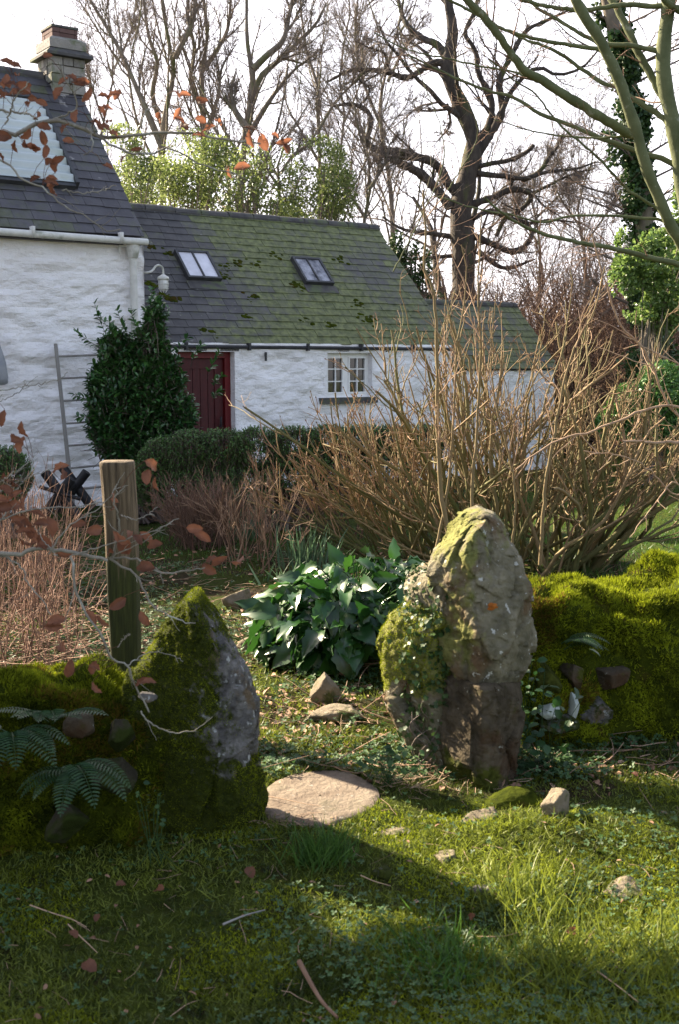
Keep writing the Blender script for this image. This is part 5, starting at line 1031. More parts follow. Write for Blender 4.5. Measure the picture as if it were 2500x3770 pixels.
shrub('dry_shrub', 'low dry orange-stemmed shrub between the hedge and the big bare shrub', 'shrub', roots, 45, r, (.4, .8), .35, [(4, .3, 1, (.2, .7), (.2, .45), 5, .10, .06, 3, .0035, .7), (3, .3, 1, (.2, .7), (.4, .7), 4, .10, .03, 3, .0026, .7)], .008, 'maroon', buds=500, wob=.08)
# tall dead stems at the left: stuff
r = np.random.RandomState(115); mb = MB(); n = 170; u = r.uniform(-160, 280, n); v = 2230+r.uniform(-180, 330, n); st = np.array([gr(a, b) for a, b in zip(u, v)]); st[:, 2] = gh(st[:, 0], st[:, 1])
st = st[st[:, 1] > 4.75]; n = len(st)
P = grow(st, np.c_[r.normal(.02, .16, (n, 2)), np.ones(n)], r.uniform(.45, 1.0, n), 9, .05, .01, r); R = r.uniform(.002, .005, n)[:, None]*np.linspace(1, .5, 9)[None]; tubes(mb, P, R, 4, a=r.uniform(0, .75, n)); branches(mb, P, R, [(3, .3, 1, (.25, .9), (.2, .5), 5, .14, .02, 3, .0016, .6)], r, .1, .7)
n = 420; u = r.uniform(-150, 420, n); v = r.uniform(1950, 2600, n); st = np.array([gr(a, b) for a, b in zip(u, v)]); st = st[st[:, 1] > 4.7]; n = len(st); st[:, 2] = gh(st[:, 0], st[:, 1])+r.uniform(.0, .25, n); P = grow(st, r.normal(0, 1, (n, 3))*[1, 1, .28], r.uniform(.2, .7, n), 6, .12, -.02, r); tubes(mb, P, np.full(P.shape[:2], .0022), 3, a=r.uniform(.3, 1, n))
tag(mb.build('undergrowth', M['deadstem']), 'dead straw-coloured stems standing at the left', 'undergrowth', kind='stuff')

# ================================================================== BAY, BOX HEDGES
def bushy(name, label, cat, blobs, Y, mt, n, L, seed, sprig=None, group=None, wr=.5, ydepth=.8, z0=-.15):
    """blobs filled with shoots; shoots carry leaves"""
    r = np.random.RandomState(seed); cx = np.mean([b[0] for b in blobs]); b0 = at(cx, 1700, Y); base = np.array([b0[0], Y, z0]); e = empty(name, tuple(base), 0, label, cat, group)
    Wt = np.array([b[2]*b[3] for b in blobs], float); i = r.choice(len(blobs), n, p=Wt/Wt.sum()); B = np.array(blobs, float)[i]; d = nrm(r.normal(0, 1, (n, 3))); d[:, 2] = np.abs(d[:, 2])*.9+d[:, 2]*.1*1; rad = r.uniform(.55, 1.0, n)**.5
    c = np.array([at(b[0], b[1], Y) for b in blobs])[i]; sc = Y/FPX; d2 = nrm(r.normal(0, 1, (n, 3))); tip = c+d2*rad[:, None]*np.stack([B[:, 2], B[:, 2]*ydepth, B[:, 3]], 1)*sc
    dirs = nrm(d2*[.8, .8, .5]+[0, 0, .75]+r.normal(0, .25, (n, 3))); Ls = r.uniform(3.0, 5.0, n)*L; K = 5; P = tip[:, None]-dirs[:, None]*(np.linspace(1, 0, K)[None, :, None]*Ls[:, None, None])
    if sprig is not None:
        S_ = []
        for (u0, v0, u1, v1) in sprig: S_.append(polyline([at(u0, v0, Y-.1), at((u0+u1)/2-8, (v0+v1)/2, Y-.15), at(u1, v1, Y-.1)], K))
        S_ = np.array(S_); P = np.concatenate([P, S_])
    mb = MB(); tubes(mb, P, np.linspace(.004, .002, K)[None].repeat(len(P), 0), 3, a=.3)
    cb = base+[0, 0, 0]; Q = np.array([polyline([cb+[r.normal(0, .15), r.normal(0, .1), 0], (cb+p)/2+[r.normal(0, .1), 0, .1], p], 8) for p in P[r.choice(len(P), min(60, len(P))), 0]]); tubes(mb, Q, np.linspace(.02, .005, 8)[None].repeat(len(Q), 0), 5, a=.2); mb.build('stems', M['twig'], e)
    mb = MB(); T = nrm(P[:, 2:]-P[:, 1:-1]); nl = 3
    for k in range(K-2):
        for j in range(nl):
            c_ = P[:, k+1]+(P[:, k+2]-P[:, k+1])*((j+.5)/nl); pr = nrm(np.cross(T[:, k], r.normal(0, 1, (len(P), 3)))); D = nrm(pr+T[:, k]*.8); s = r.uniform(.7, 1.2, len(P))*L
            leaves(mb, c_, D, np.cross(np.cross(D, [0, 0, 1.]), D)+r.normal(0, .35, D.shape), s, s*wr, lf_fold() if L > .03 else lf_diamond(), np.clip(r.uniform(0, .8, len(P))+.3*fbm(c_*4, 2, seed), 0, 1))
    mb.build('foliage', M[mt], e); return e
bushy('bay_bush', 'tall dark green bay laurel bush against the white wall beside the red door', 'bush', [(480, 1480, 165, 190), (550, 1300, 80, 130), (430, 1330, 90, 130), (400, 1560, 90, 110), (580, 1440, 95, 150), (570, 1180, 45, 90), (625, 1400, 60, 110), (500, 1600, 160, 110), (640, 1520, 90, 90), (370, 1450, 60, 120)], 12.6, 'bay', 3300, .075, 121,
      sprig=[(420, 1290, 345, 1112), (400, 1300, 272, 1215), (440, 1250, 365, 1160), (480, 1250, 430, 1140), (520, 1240, 480, 1135), (560, 1200, 560, 1062), (540, 1220, 590, 1120), (640, 1330, 690, 1240), (700, 1350, 740, 1270), (760, 1400, 805, 1300), (780, 1440, 815, 1380), (360, 1480, 270, 1452), (350, 1540, 285, 1535), (780, 1480, 810, 1440), (450, 1300, 400, 1180), (600, 1250, 620, 1130)]*2, ydepth=.7)
bushy('box_hedge', 'clipped box hedge curving in front of the red door and window', 'hedge', [(560, 1740, 75, 110), (600, 1690, 100, 90), (700, 1650, 110, 75), (820, 1650, 120, 80), (950, 1650, 120, 88), (1080, 1645, 120, 85), (1200, 1635, 110, 80), (1330, 1620, 110, 68), (1450, 1620, 100, 66), (1560, 1620, 100, 66), (640, 1790, 110, 90), (780, 1760, 120, 80), (540, 1800, 60, 80), (900, 1780, 160, 80), (1080, 1740, 130, 90), (1250, 1720, 130, 90), (1420, 1710, 130, 90)], 11.8, 'box', 18500, .020, 122, ydepth=.75, wr=.62)
bushy('box_bush', 'round clipped box bush at the left edge by the wall', 'bush', [(20, 1750, 105, 118), (-60, 1740, 100, 120)], 11.2, 'box', 2600, .022, 123, wr=.62)

# ================================================================== HERBS: broad-leaved plant, daffodils, ferns
r = np.random.RandomState(131)
bl = empty('broad_leaved_plant', tuple(gr(1300, 2480)), 0, 'big clump of glossy dark green broad leaves left of the tall standing stones', 'plant')
mb = MB(); ms = MB(); cx, cy = gr(1300, 2425)[:2]
n = 640; A_ = r.uniform(0, 2*np.pi, n); rd = r.uniform(.05, 1, n)**.6; hgt = r.uniform(.05, 1, n)
C = np.zeros((n, 3)); C[:, 0] = cx+np.cos(A_)*rd*.52; C[:, 1] = cy+np.sin(A_)*rd*.44; C[:, 2] = (.58-.33*rd**2)*(.12+.88*hgt)+.02
C[:, 2] += .13*sst(C[:, 0], cx+.12, cx+.42)
out_ = nrm(np.stack([np.cos(A_), np.sin(A_), 0*A_], 1)); D = nrm(out_+r.normal(0, .55, (n, 3))+[0, 0, .15]-[0, 0, 1.3]*rd[:, None]*r.uniform(0, 1, (n, 1))); s = r.uniform(.06, .19, n)
leaves(mb, C, D, out_*.4+[0, 0, 1]+r.normal(0, .6, (n, 3)), s, s*r.uniform(.5, .72, n), lf_big(), np.clip(r.uniform(0, 1, n)**1.5, 0, 1)); mb.build('leaves', M['arum'], bl)
st = np.c_[cx+r.normal(0, .08, n), cy+r.normal(0, .07, n), np.zeros(n)]; mid = (st+C)/2+[0, 0, .08]; P = np.stack([st, st*.5+mid*.5+[0, 0, .03], mid, (mid+C)/2+[0, 0, .02], C], 1); tubes(ms, P, np.full((n, 5), .0038), 4, a=.8); ms.build('stalks', M['arum'], bl)
def blades(name, label, cat, u, v, n, Lr, w, mt, seed, spread=.1, group=None, lean=.18):
    r = np.random.RandomState(seed); b = gr(u, v); b[2] = gh(b[0], b[1]); mb = MB(); C = b+np.c_[r.normal(0, spread, (n, 2)), np.zeros(n)]; D = np.c_[r.normal(0, lean, (n, 2))+(C-b)[:, :2]*1.2, np.ones(n)]
    leaves(mb, C, D, np.c_[r.normal(0, 1, (n, 2)), np.zeros(n)], r.uniform(Lr[0], Lr[1], n), w, lf_blade(.25), r.uniform(0, 1, n)); return tag(mb.build(name, M[mt], base=b), label, cat, group)
blades('daffodil_clump', 'clump of grey-green daffodil leaves just behind the broad-leaved plant', 'plant', 1130, 2105, 60, (.22, .40), .017, 'daff', 141, .10, 'clumps of daffodil leaves')
blades('daffodil_clump', 'tall clump of daffodil leaves in front of the hedge, among dry stems', 'plant', 890, 1960, 60, (.35, .55), .02, 'daff', 142, .10, 'clumps of daffodil leaves')
blades('daffodil_clump', 'sparse low daffodil leaves left of the broad-leaved plant', 'plant', 1045, 2150, 14, (.14, .24), .017, 'daff', 143, .07, 'clumps of daffodil leaves', lean=.5)
blades('grass_tuft', 'blue-green grass tuft in the shade below the slab', 'grass', 1190, 3170, 320, (.06, .15), .004, 'lawn', 144, .05, 'grass tufts in the foreground', lean=.5)
blades('grass_tuft', 'long grass tuft at the lower right of the sunlit patch', 'grass', 1960, 3330, 320, (.07, .17), .004, 'grass', 145, .08, 'grass tufts in the foreground', lean=.5)
blades('grass_tuft', 'bright long grass tuft in the lower right foreground', 'grass', 2060, 3560, 380, (.07, .17), .004, 'grass', 146, .10, 'grass tufts in the foreground', lean=.6)
blades('grass_tuft', 'grass tuft left of the bluish slate chip', 'grass', 1650, 3560, 260, (.06, .14), .004, 'lawn', 147, .08, 'grass tufts in the foreground', lean=.6)
blades('grass_tuft', 'grass tuft at the bottom right edge', 'grass', 2420, 3560, 320, (.07, .16), .004, 'grass', 148, .10, 'grass tufts in the foreground', lean=.5)

def fern(label, c, seed, n=9, L=.36, face=(0, -1), spread=1.3, droop=.5, mt='fern'):
    r = np.random.RandomState(seed); e = empty('fern', tuple(c), 0, label, 'fern', 'ferns on the mossy walls')
    for k in range(n):
        a = math.atan2(face[1], face[0])+(k/(n-1)-.5)*2*spread+r.normal(0, .1); l = L*r.uniform(.7, 1.1); d0 = np.array([math.cos(a), math.sin(a), .9]); P = [np.array(c)+r.normal(0, .01, 3)]; d = nrm(d0)
        for j in range(15): d = nrm(d+np.array([0, 0, -droop*.22])); P.append(P[-1]+d*l/15)
        P = np.array(P); mb = MB(); tubes(mb, P, np.linspace(.0022, .0008, 16), 4, a=.8); q = polyline(P, 22)[3:]; T = nrm(np.gradient(q, axis=0)); S_ = nrm(np.cross(T, [0, 0, 1.])); U = np.cross(S_, T); w = .32*l*np.sin(np.linspace(.30, 1, 19)*np.pi)**.8+.004
        for sg in (-1, 1): leaves(mb, q, S_*sg+T*.3, U+r.normal(0, .12, U.shape), w*.62, .0088, lf_fold(), r.uniform(.1, .9, 19))
        mb.build('frond', M[mt], e)
fern('big fern hanging over the left wall at the frame edge', at(30, 2720, 3.5), 151, 9, .30)
fern('dark fern in front of the left wall, second from the frame edge', at(270, 2850, 3.42), 152, 8, .24, droop=.6)
fern('small upright fern on top of the left mossy wall', at(190, 2650, 3.65), 153, 7, .22, droop=.3)
fern('small pale fern growing from the face of the right wall', at(2085, 2375, 4.83), 154, 5, .20, face=(1, -.5), spread=.5, droop=.45)
def herb(name, label, u, v, Y, n, sprd, sz, mt, seed, group=None, hz=.14):
    r = np.random.RandomState(seed); c = at(u, v, Y); mb = MB(); C = c+r.normal(0, 1, (n, 3))*[sprd, sprd*.4, hz]; C[:, 2] = np.maximum(C[:, 2], .02); D = np.c_[r.normal(0, 1, (n, 2)), r.normal(-.2, .3, n)]; s = r.uniform(.6, 1.2, n)*sz
    leaves(mb, C, D, np.c_[r.normal(0, .3, n), r.normal(-.4, .3, n), np.ones(n)], s, s*.8, lf_fold(), r.uniform(0, 1, n)); b = np.array([c[0], c[1], 0]); P = np.array([polyline([b+[r.normal(0, .04), 0, 0], (b+q)/2, q], 5) for q in C[::3]]); tubes(mb, P, np.full(P.shape[:2], .0015), 3); return tag(mb.build(name, M[mt], base=b), label, 'plant', group)
HG = 'small leafy weeds at the wall foot'
herb('leafy_weed', 'dark heart-leaved weed between the gateway stone block and the right wall', 1990, 2720, 4.45, 70, .08, .05, 'fern', 161, HG)
herb('leafy_weed', 'dark small-leaved weed behind the tall stone against the right wall', 1920, 2580, 4.62, 60, .06, .035, 'fern', 162, HG)
herb('leafy_weed', 'pale ground ivy at the foot of the ivy-covered stone', 1440, 2790, 4.25, 60, .06, .03, 'clover', 163, HG, .03)
herb('leafy_weed', 'pale little weed on the moss left of the pointed standing stone', 560, 2960, 3.55, 24, .03, .02, 'clover', 164, HG, .05)

from math import pi
# ================================================================== BEECH (its trunk stands left of the frame; two boughs reach in)
YB = 3.55; r = np.random.RandomState(171)
be = empty('beech_tree', (-2.75, 4.9, 0), 0, 'beech with withered copper leaves whose boughs reach in from the left', 'tree')
trunk = polyline([[-2.75, 4.9, -.1], [-2.72, 4.88, .8], [-2.8, 4.9, 1.7], [-2.72, 4.95, 2.6], [-2.78, 5.0, 3.6], [-2.7, 5.0, 4.6]], 14)
mb = MB(); tubes(mb, trunk, np.linspace(.07, .02, 14), 10); mb.build('trunk', M['greybeech'], be)
cr = lambda L: [(x/1.2544, y/1.2544) for x, y in L]
c6 = lambda L: [(x/2.24, 1700+y/2.24) for x, y in L]
up = [(cr([(-160, 640), (0, 608), (50, 618), (110, 590), (150, 565), (250, 545), (360, 580), (430, 612), (540, 622), (650, 603), (810, 600), (950, 620), (1070, 645), (1200, 662)]), .0085, .003), (cr([(185, 548), (260, 525), (335, 490), (340, 440), (300, 360), (280, 300)]), .0035, .0018), (cr([(380, 580), (440, 622), (520, 670), (600, 705), (700, 710), (770, 690), (850, 720), (920, 765), (1000, 790), (1080, 810), (1140, 838)]), .0045, .0018),
 (cr([(-120, 700), (0, 742), (60, 780), (120, 843), (220, 880), (270, 930), (340, 980), (400, 1000), (440, 1035), (500, 1070), (560, 1060)]), .0042, .0016), (cr([(660, 605), (670, 560), (690, 510), (740, 470)]), .003, .0015), (cr([(300, 890), (400, 890), (460, 870), (520, 845)]), .0022, .0014), (cr([(820, 600), (880, 545), (920, 500)]), .0025, .0015),
 (cr([(-80, 480), (20, 500), (110, 520), (180, 560)]), .0045, .003), (cr([(0, 560), (60, 470), (110, 430), (150, 400)]), .003, .0015), (cr([(430, 612), (420, 580), (440, 700), (390, 720)]), .0022, .0014), (cr([(960, 622), (1060, 570), (1140, 590)]), .002, .0012)]
lo = [(c6([(-380, 760), (0, 780), (130, 790), (250, 735), (400, 745), (600, 765), (880, 820)]), .0085, .005), (c6([(880, 820), (960, 880), (1100, 970), (1230, 1180), (1350, 1250), (1550, 1305), (1620, 1310)]), .0042, .0016), (c6([(900, 820), (925, 730), (960, 630), (990, 470), (960, 290), (1050, 190)]), .0045, .0018), (c6([(990, 440), (1160, 455), (1300, 370)]), .002, .001),
 (c6([(600, 765), (625, 820), (640, 1000), (740, 1230), (850, 1400), (930, 1610), (1050, 1670), (1100, 1850), (1180, 2016), (1210, 2090)]), .0042, .0028), ([(527, 2600), (545, 2632), (579, 2670), (620, 2695), (663, 2710), (721, 2696), (775, 2656)], .0028, .0012), (c6([(1050, 1670), (1200, 1600), (1330, 1610), (1500, 1660)]), .002, .001),
 (c6([(-200, 780), (0, 810), (150, 900), (200, 1000), (350, 1140), (430, 1240)]), .0035, .0016), (c6([(880, 820), (1000, 810), (1100, 810), (1180, 850), (1270, 890), (1400, 910), (1520, 880), (1700, 850)]), .0038, .0018), (c6([(560, 790), (700, 740), (830, 690), (960, 650), (1250, 560), (1480, 460)]), .0025, .0012), (c6([(-200, 560), (0, 480), (200, 400), (400, 370), (650, 365), (840, 340)]), .003, .0015),
 (c6([(430, 740), (560, 540), (700, 450), (850, 340), (1000, 100)]), .0022, .001), (c6([(-150, 650), (0, 480), (60, 300), (200, 120), (250, 0)]), .003, .0015), (c6([(1180, 860), (1260, 900), (1350, 1000)]), .002, .001), (c6([(-100, 300), (100, 180), (300, 100), (500, 30), (640, -40)]), .0025, .001), (c6([(880, 820), (1000, 740), (1200, 640), (1450, 460)]), .002, .001), (c6([(0, 170), (230, 20), (300, -80)]), .002, .001),
 (c6([(500, 750), (380, 640), (280, 560), (150, 520)]), .002, .001), ([(0, 1440), (90, 1420), (200, 1400), (235, 1370)], .0022, .001), ([(-60, 1500), (0, 1470), (60, 1440), (92, 1400)], .0018, .001), (c6([(940, 1560), (1040, 1440), (1090, 1390)]), .0016, .0009)]
for nm, S_, ang, att in (('bough', up, 0, trunk[6]), ('bough', lo, 0, trunk[3])):
    mb = MB(); P0 = []
    for i, (s, a, b) in enumerate(S_):
        P = pxline(s, YB+(.25 if S_ is up else 0)+.0*i, 26, .002, r); P[:, 1] += .05*np.sin(np.linspace(0, 3, 26)+i)
        tubes(mb, P, np.linspace(a, b, 26), 7, a=r.uniform(.2, .8)); P0.append(P[::2])
        if i == 0: tubes(mb, polyline([att, (att+P[0])/2+[0, 0, .06], P[0]], 14), np.linspace(.022, a, 14), 8)
    bo = mb.build(nm, M['greybeech'], be)
    P0 = np.array(P0); mb = MB(); branches(mb, P0, np.full(P0.shape[:2], .0022), [(4, .1, 1, (.4, 1.0), (.10, .30), 7, .16, .02, 4, .0011, .6)], r, .2, .6)
    st = P0[:, 1:-1].reshape(-1, 3); mb.build('twigs', M['greybeech'], bo)
    px = [(25, 235), (55, 245), (10, 300), (30, 300), (85, 310), (100, 340), (120, 365), (150, 380), (215, 345), (175, 205), (265, 290), (300, 305), (430, 350), (380, 355), (370, 410), (390, 405), (745, 365), (650, 350), (350, 455), (375, 460), (400, 455), (240, 475), (250, 520), (160, 470), (10, 510), (60, 540), (95, 530), (130, 540), (165, 560), (280, 430), (590, 430), (660, 445), (680, 470), (730, 505), (800, 455), (500, 550), (455, 590), (205, 605), (890, 618), (925, 510), (965, 510), (1010, 505), (1045, 520), (130, 660), (185, 675), (200, 695), (650, 420), (60, 345), (95, 380), (230, 300), (300, 310), (15, 500), (-30, 520), (115, 545)] if S_ is up else \
      [(27, 1754), (58, 1780), (54, 1825), (96, 1854), (18, 1870), (129, 1896), (89, 1963), (120, 1963), (179, 1941), (290, 1932), (344, 1954), (429, 1834), (473, 1972), (536, 1977), (455, 2008), (237, 2039), (165, 1995), (542, 1758), (576, 1780), (429, 2222), (531, 2276), (536, 2093), (330, 2276), (196, 2303), (254, 2459), (344, 2459), (527, 2512), (357, 2530), (223, 1745), (741, 1975), (781, 2067), (870, 2055), (10, 1540), (80, 1640), (60, 1612), (505, 1990), (440, 1990), (60, 1940), (100, 1990), (20, 1810), (150, 1930), (395, 2025), (770, 2095)]
    mb = MB(); px = px+[(u+r.normal(0, 38), v+r.normal(0, 30)) for u, v in px if r.uniform() < .45]; C = np.array([at(u, v, YB+(.25 if S_ is up else 0)+r.normal(0, .04)) for u, v in px]); n = len(C); D = nrm(np.c_[r.normal(.6, .7, n), r.normal(0, .5, n), r.normal(-.25, .5, n)]); s = r.uniform(.036, .058, n) if S_ is up else r.uniform(.046, .07, n)
    leaves(mb, C-D*s[:, None]*.5, D, np.c_[r.normal(0, .6, n), -np.ones(n), r.normal(.3, .6, n)], s, s*r.uniform(.38, .75, n), lf_curl(), r.uniform(0, 1, n))
    near_ = st[np.array([np.argmin(((st-c)**2).sum(1)) for c in C])]; m_ = MB()
    b0 = C-D*s[:, None]*.5; tw = np.stack([near_, (near_+b0)/2+[0, 0, .012], b0], 1); k = np.linalg.norm(near_-b0, axis=1) < .35; tubes(mb, tw[k], np.full(tw[k].shape[:2], .0009), 4, a=.1)
    mb.build('leaves', M['copper'], bo)
# unseen crown left of the frame, leaves added and culled to shape its shadow
mb = MB(); n = 34; a = r.uniform(pi, 2.1*pi, n); k = r.randint(3, 13, n); st = trunk[k]; P = grow(st, np.c_[np.cos(a)*.8-.25, np.sin(a)*.75-.25, r.uniform(.1, .7, n)], r.uniform(.9, 1.7, n), 10, .1, .01, r); x_ = P.reshape(n, -1)
R = np.linspace(.02, .005, 10)[None].repeat(n, 0); tubes(mb, P, R, 6, a=.5); o2 = branches(mb, P, R, [(9, .1, 1, (.4, 1), (.25, .5), 6, .14, .02, 4, .003, .6)], r, .3, .5); mb.build('crown', M['greybeech'], be)
Q = o2[-1][0][:, 1:].reshape(-1, 3); Q = Q[r.choice(len(Q), 34000)]+r.normal(0, .09, (34000, 3)); V_ = nrm(r.normal(0, 1, (26000, 3)))*r.uniform(.3, 1, (26000, 1))**.5*[1.25, 1.25, 1.5]+[-3.05, 4.75, 2.2]; Q = np.concatenate([Q, V_]); gx, gy = Q[:, 0]+Q[:, 2]/.637*.788, Q[:, 1]-Q[:, 2]/.637*.616; Q = Q[(np.abs(Q[:, 0]) > Q[:, 1]*.32) & (Q[:, 2] > .5) & (gx*.616+gy*.788 < 2.5+.45*(1-sst(gy, 2.75, 3.05))+.25*vn(np.stack([gx*4, gy*4, 0*gx], -1), 3))]; n = len(Q); s = r.uniform(.05, .08, n)
mb = MB(); leaves(mb, Q, r.normal(0, 1, (n, 3)), r.normal(0, 1, (n, 3)), s, s*.65, lf_fold(), r.uniform(0, 1, n)); mb.build('crown_shade_leaves', M['copper'], be)

# ================================================================== GROUND COVER
r = np.random.RandomState(181)
from math import pi
def inslab(p):
    c = SLAB.mean(0); d = p[:, :2]-c; a = np.arctan2(d[:, 1], d[:, 0]); ga = np.arctan2(SLAB[:, 1]-c[1], SLAB[:, 0]-c[0]); gr_ = np.linalg.norm(SLAB-c, axis=1); o = np.argsort(ga)
    return np.linalg.norm(d, axis=1) < np.interp(a, ga[o], gr_[o], period=2*pi)*.97
def scatter(n, y0, y1, rng, wt=None, pw=1.0, pad=.45):
    """ground points inside (and a little outside) what the camera takes in"""
    y = (y0**(1-pw)+(y1**(1-pw)-y0**(1-pw))*rng.uniform(0, 1, n))**(1/(1-pw)) if pw != 1 else y0*(y1/y0)**rng.uniform(0, 1, n)
    x = rng.uniform(-(y*.33+.12), y*.33+pad, n); p = np.c_[x, y, gh(x, y)]; p = p[~inslab(p)]
    if wt is not None: p = p[rng.uniform(0, 1, len(p)) < wt(p)]
    return p
def patches(p, sc, seed, lo=-.1, hi=.25): return sst(fbm(p*[sc, sc, 0], 3, seed), lo, hi)
bnd = lambda p: 1-.8*sst(p[:, 1], 4.0, 4.4)
# foreground turf: short mossy grass
p = scatter(145000, 2.35, 4.9, r, lambda p: .35+.65*patches(p, 2.3, 3), pw=1.3); n = len(p)
t = np.clip(.40+1.1*fbm(p*[2.2, 2.2, 0], 3, 8)+r.normal(0, .22, n), 0, 1); mb = MB(); Ls = r.uniform(.010, .032, n)*(1+.7*patches(p, 1.4, 9))
leaves(mb, p, np.c_[r.normal(0, .75, (n, 2)), r.uniform(.45, 1.2, n)], r.normal(0, 1, (n, 3)), Ls, r.uniform(.0022, .0042, n), lf_blade(.4), t)
p = scatter(3500, 2.35, 4.9, r, lambda p: patches(p, 1.7, 19, .05, .3), pw=1.3); n = len(p)
leaves(mb, p, np.c_[r.normal(0, .8, (n, 2)), r.uniform(.5, 1.2, n)], r.normal(0, 1, (n, 3)), r.uniform(.035, .08, n), .0034, lf_blade(.5), r.uniform(0, .8, n))
p = scatter(42000, 4.5, 9.0, r, lambda p: patches(p, 1.5, 61, -.2, .15)*(1-sst(p[:, 0], 1.5, 2.5)), pw=1.2); n = len(p)
leaves(mb, p, np.c_[r.normal(0, .8, (n, 2)), r.uniform(.4, 1.1, n)], r.normal(0, 1, (n, 3)), r.uniform(.015, .045, n), r.uniform(.003, .006, n), lf_blade(.4), np.clip(.45+.8*fbm(p*[2, 2, 0], 3, 8)+r.normal(0, .22, n), 0, 1))
tag(mb.build('grass', M['grass']), 'short mossy grass of the foreground turf', 'grass', kind='stuff')
# moss cushions between the grass
p = scatter(105000, 2.35, 4.8, r, lambda p: patches(p, 3.1, 33, -.05, .2), pw=1.3); n = len(p); mb = MB(); Ls = r.uniform(.006, .014, n)
leaves(mb, p+[0, 0, .003], np.c_[r.normal(0, .8, (n, 2)), np.ones(n)], r.normal(0, 1, (n, 3)), Ls, Ls*.45, lf_tri(), np.clip(.5+.8*fbm(p*6, 2, 4)+r.normal(0, .2, n), 0, 1)); tag(mb.build('ground_moss', M['moss']), 'yellow-green moss growing through the turf', 'moss', kind='stuff')
# clover and ground ivy
p = scatter(15000, 2.35, 4.9, r, lambda p: .08+.92*patches(p, 1.9, 41, -.02, .3), pw=1.3); n = len(p); mb = MB(); s = r.uniform(.011, .024, n)
leaves(mb, p+np.c_[np.zeros((n, 2)), r.uniform(.012, .034, n)], r.normal(0, 1, (n, 3))*[1, 1, .25], np.c_[r.normal(0, .35, (n, 2)), np.ones(n)], s, s, lf_trefoil(), r.uniform(0, 1, n))
gdn = lambda p: 1-sst(p[:, 0], 1.5+.1*(p[:, 1]-5), 2.2+.1*(p[:, 1]-5))
p = scatter(36000, 4.3, 9.6, r, lambda p: (.12+.88*patches(p, 1.6, 43, -.1, .25))*gdn(p), pw=1.15); n = len(p); s = r.uniform(.016, .036, n)
leaves(mb, p+np.c_[np.zeros((n, 2)), r.uniform(.008, .05, n)], r.normal(0, 1, (n, 3))*[1, 1, .25], np.c_[r.normal(0, .4, (n, 2)), np.ones(n)], s, s, lf_trefoil(), r.uniform(0, 1, n))
tag(mb.build('clover', M['clover']), 'clover and ground ivy leaves in the turf and garden bed', 'ground cover', kind='stuff')
# withered leaves and chips on the soil
p = scatter(6500, 4.2, 9.8, r, lambda p: (.25+.75*patches(p, 1.2, 51, -.25, .2))*gdn(p), pw=1.1); n = len(p); mb = MB(); s = r.uniform(.018, .05, n)
leaves(mb, p+[0, 0, .008], r.normal(0, 1, (n, 3))*[1, 1, .2], np.c_[r.normal(0, .45, (n, 2)), np.ones(n)], s, s*.6, lf_fold(), r.uniform(0, 1, n))
p = scatter(160, 2.4, 4.4, r, None, pw=1.2); n = len(p); s = r.uniform(.012, .03, n)
leaves(mb, p+[0, 0, .012], r.normal(0, 1, (n, 3))*[1, 1, .2], np.c_[r.normal(0, .5, (n, 2)), np.ones(n)], s, s*.5, lf_fold(), r.uniform(0, .5, n))
tag(mb.build('leaf_litter', M['litter']), 'withered brown leaves strewn over the garden bed', 'leaf litter', kind='stuff')
# straw and broken twigs
def straw(p, Lr, rad, mb, rng, tint=(.4, 1), lift=.02):
    n = len(p); P = grow(p+np.c_[np.zeros((n, 2)), rng.uniform(.004, lift, n)], rng.normal(0, 1, (n, 3))*[1, 1, .12], rng.uniform(Lr[0], Lr[1], n), 5, .12, 0, rng); tubes(mb, P, np.linspace(1, .6, 5)[None]*rng.uniform(rad[0], rad[1], (n, 1)), 3, a=rng.uniform(tint[0], tint[1], n))
mb = MB(); straw(scatter(1300, 4.3, 9.5, r, gdn, pw=1.2), (.05, .35), (.0012, .0035), mb, r, (.1, 1), .04); straw(scatter(260, 2.4, 4.3, r, None, pw=1.2), (.03, .12), (.0007, .0015), mb, r)
c = gr(1450, 2870); q = c+np.c_[r.normal(0, .16, 170), r.normal(0, .10, 170), np.zeros(170)]; q[:, 0] = c[0]+.12+r.normal(0, .17, 170); q[:, 2] = gh(q[:, 0], q[:, 1]); q = q[~inslab(q)]; straw(q, (.04, .15), (.0009, .0018), mb, r, (.6, 1), .03)
c = gr(1060, 3040); q = c+np.c_[r.normal(0, .09, 90), r.normal(0, .03, 90), np.zeros(90)]; q[:, 2] = gh(q[:, 0], q[:, 1]); straw(q, (.02, .06), (.0009, .0018), mb, r, (.4, 1), .02)
tag(mb.build('straw_litter', M['drystem']), 'dry straw and broken twigs lying on the ground', 'litter', kind='stuff')
# lawn at the right and behind
p1 = scatter(70000, 6.0, 17, r, lambda p: np.maximum(sst(p[:, 0], .9+.18*(p[:, 1]-6)*0+.5, 2.0)*.9, .35*sst(p[:, 1], 8.2, 9.5)), pw=1.3, pad=.5); n = len(p1); mb = MB(); s = r.uniform(.03, .075, n)
leaves(mb, p1, np.c_[r.normal(0, .55, (n, 2)), np.ones(n)], r.normal(0, 1, (n, 3)), s, r.uniform(.004, .009, n), lf_tri(), np.clip(.5+.7*fbm(p1*[1.2, 1.2, 0], 3, 6)+r.normal(0, .2, n), 0, 1))
tag(mb.build('lawn_grass', M['lawn']), 'green lawn grass at the right and behind the shrubs', 'grass', kind='stuff')

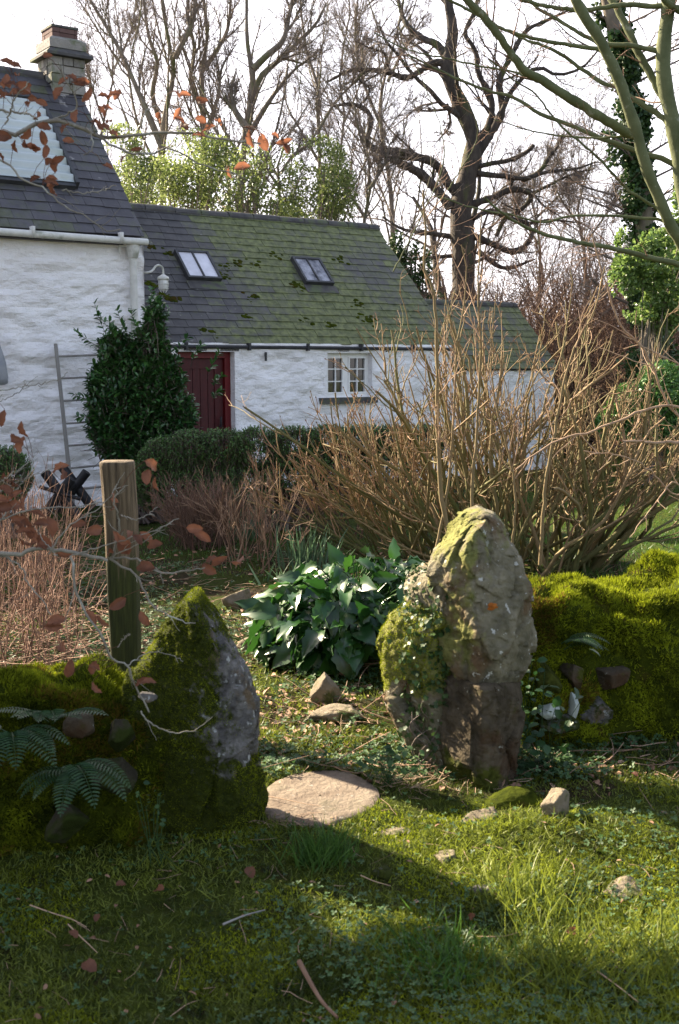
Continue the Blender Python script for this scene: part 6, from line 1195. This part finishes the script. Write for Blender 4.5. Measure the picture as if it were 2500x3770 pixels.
# single fallen leaves, twigs and cane bits one can point at
FL = 'single brown leaves on the shaded turf'
def fleaf(u, v, s, label, seed, lift=.025):
    r = np.random.RandomState(seed); c = gr(u, v); c[2] = gh(c[0], c[1])+lift; mb = MB(); leaves(mb, [c], [[r.normal(0, 1), r.normal(0, .5), .15]], [[r.normal(0, .4), -.7, 1]], s, s*.8, lf_curl(), r.uniform(.1, .6)); tag(mb.build('fallen_leaf', M['copper'], base=c), label, 'leaf', FL)
for k, (u, v, s, lb) in enumerate([(355, 3610, .055, 'largest brown leaf, lying near the bottom left corner'), (570, 3305, .045, 'curled brown leaf at the foot of the left wall'), (462, 3285, .035, 'small upright brown leaf left of the curled leaf'), (285, 3480, .035, 'brown leaf below the pale bent straws'), (930, 3270, .05, 'folded brown leaf in the hollow under the pointed stone'), (350, 3420, .028, 'small dark brown leaf between the straws'), (2330, 2740, .05, 'brown leaf on the dark turf below the right wall'), (2130, 3455, .035, 'pale brown leaf between the right-hand grass tufts'), (1730, 3400, .03, 'small red-brown leaf in the middle foreground turf'), (2350, 2885, .03, 'light brown leaf on the dark turf at the right')]): fleaf(u, v, s, lb, 200+k)
TW = 'single twigs on the turf'
def twigline(pts, a, label, mt='drystem', t=.9):
    P = np.array([gr(u, v) for u, v in pts]); P[:, 2] = gh(P[:, 0], P[:, 1])+.03; P = polyline(P, 16); mb = MB(); tubes(mb, P, np.linspace(a, a*.5, 16), 6, a=t, cap=True); tag(mb.build('fallen_twig', M[mt], base=P.mean(0)), label, 'twig', TW)
twigline([(110, 3362), (190, 3392), (260, 3415), (318, 3445)], .0022, 'pale bent straw lying left of the other bent straw')
twigline([(250, 3435), (290, 3475), (325, 3510), (358, 3545)], .0022, 'pale bent straw below the first one')
twigline([(1100, 3570), (1150, 3655), (1190, 3720), (1240, 3780)], .008, 'thick brown stick at the bottom middle', 'drystem', .05)
twigline([(1330, 3255), (1380, 3275), (1440, 3292)], .0020, 'short straw below the small round stone')
twigline([(2200, 3610), (2270, 3670), (2350, 3740)], .0022, 'thin straw in the bottom right grass')
twigline([(820, 3440), (900, 3405), (975, 3380)], .0035, 'dark grey stick on the shaded turf', 'wood', .2)
twigline([(1755, 3483), (1850, 3480), (1920, 3458)], .0018, 'bent straw above the slate chip')
twigline([(980, 2960), (1040, 2975), (1120, 2998), (1180, 3010)], .0018, 'thin twig lying across the front of the slab')
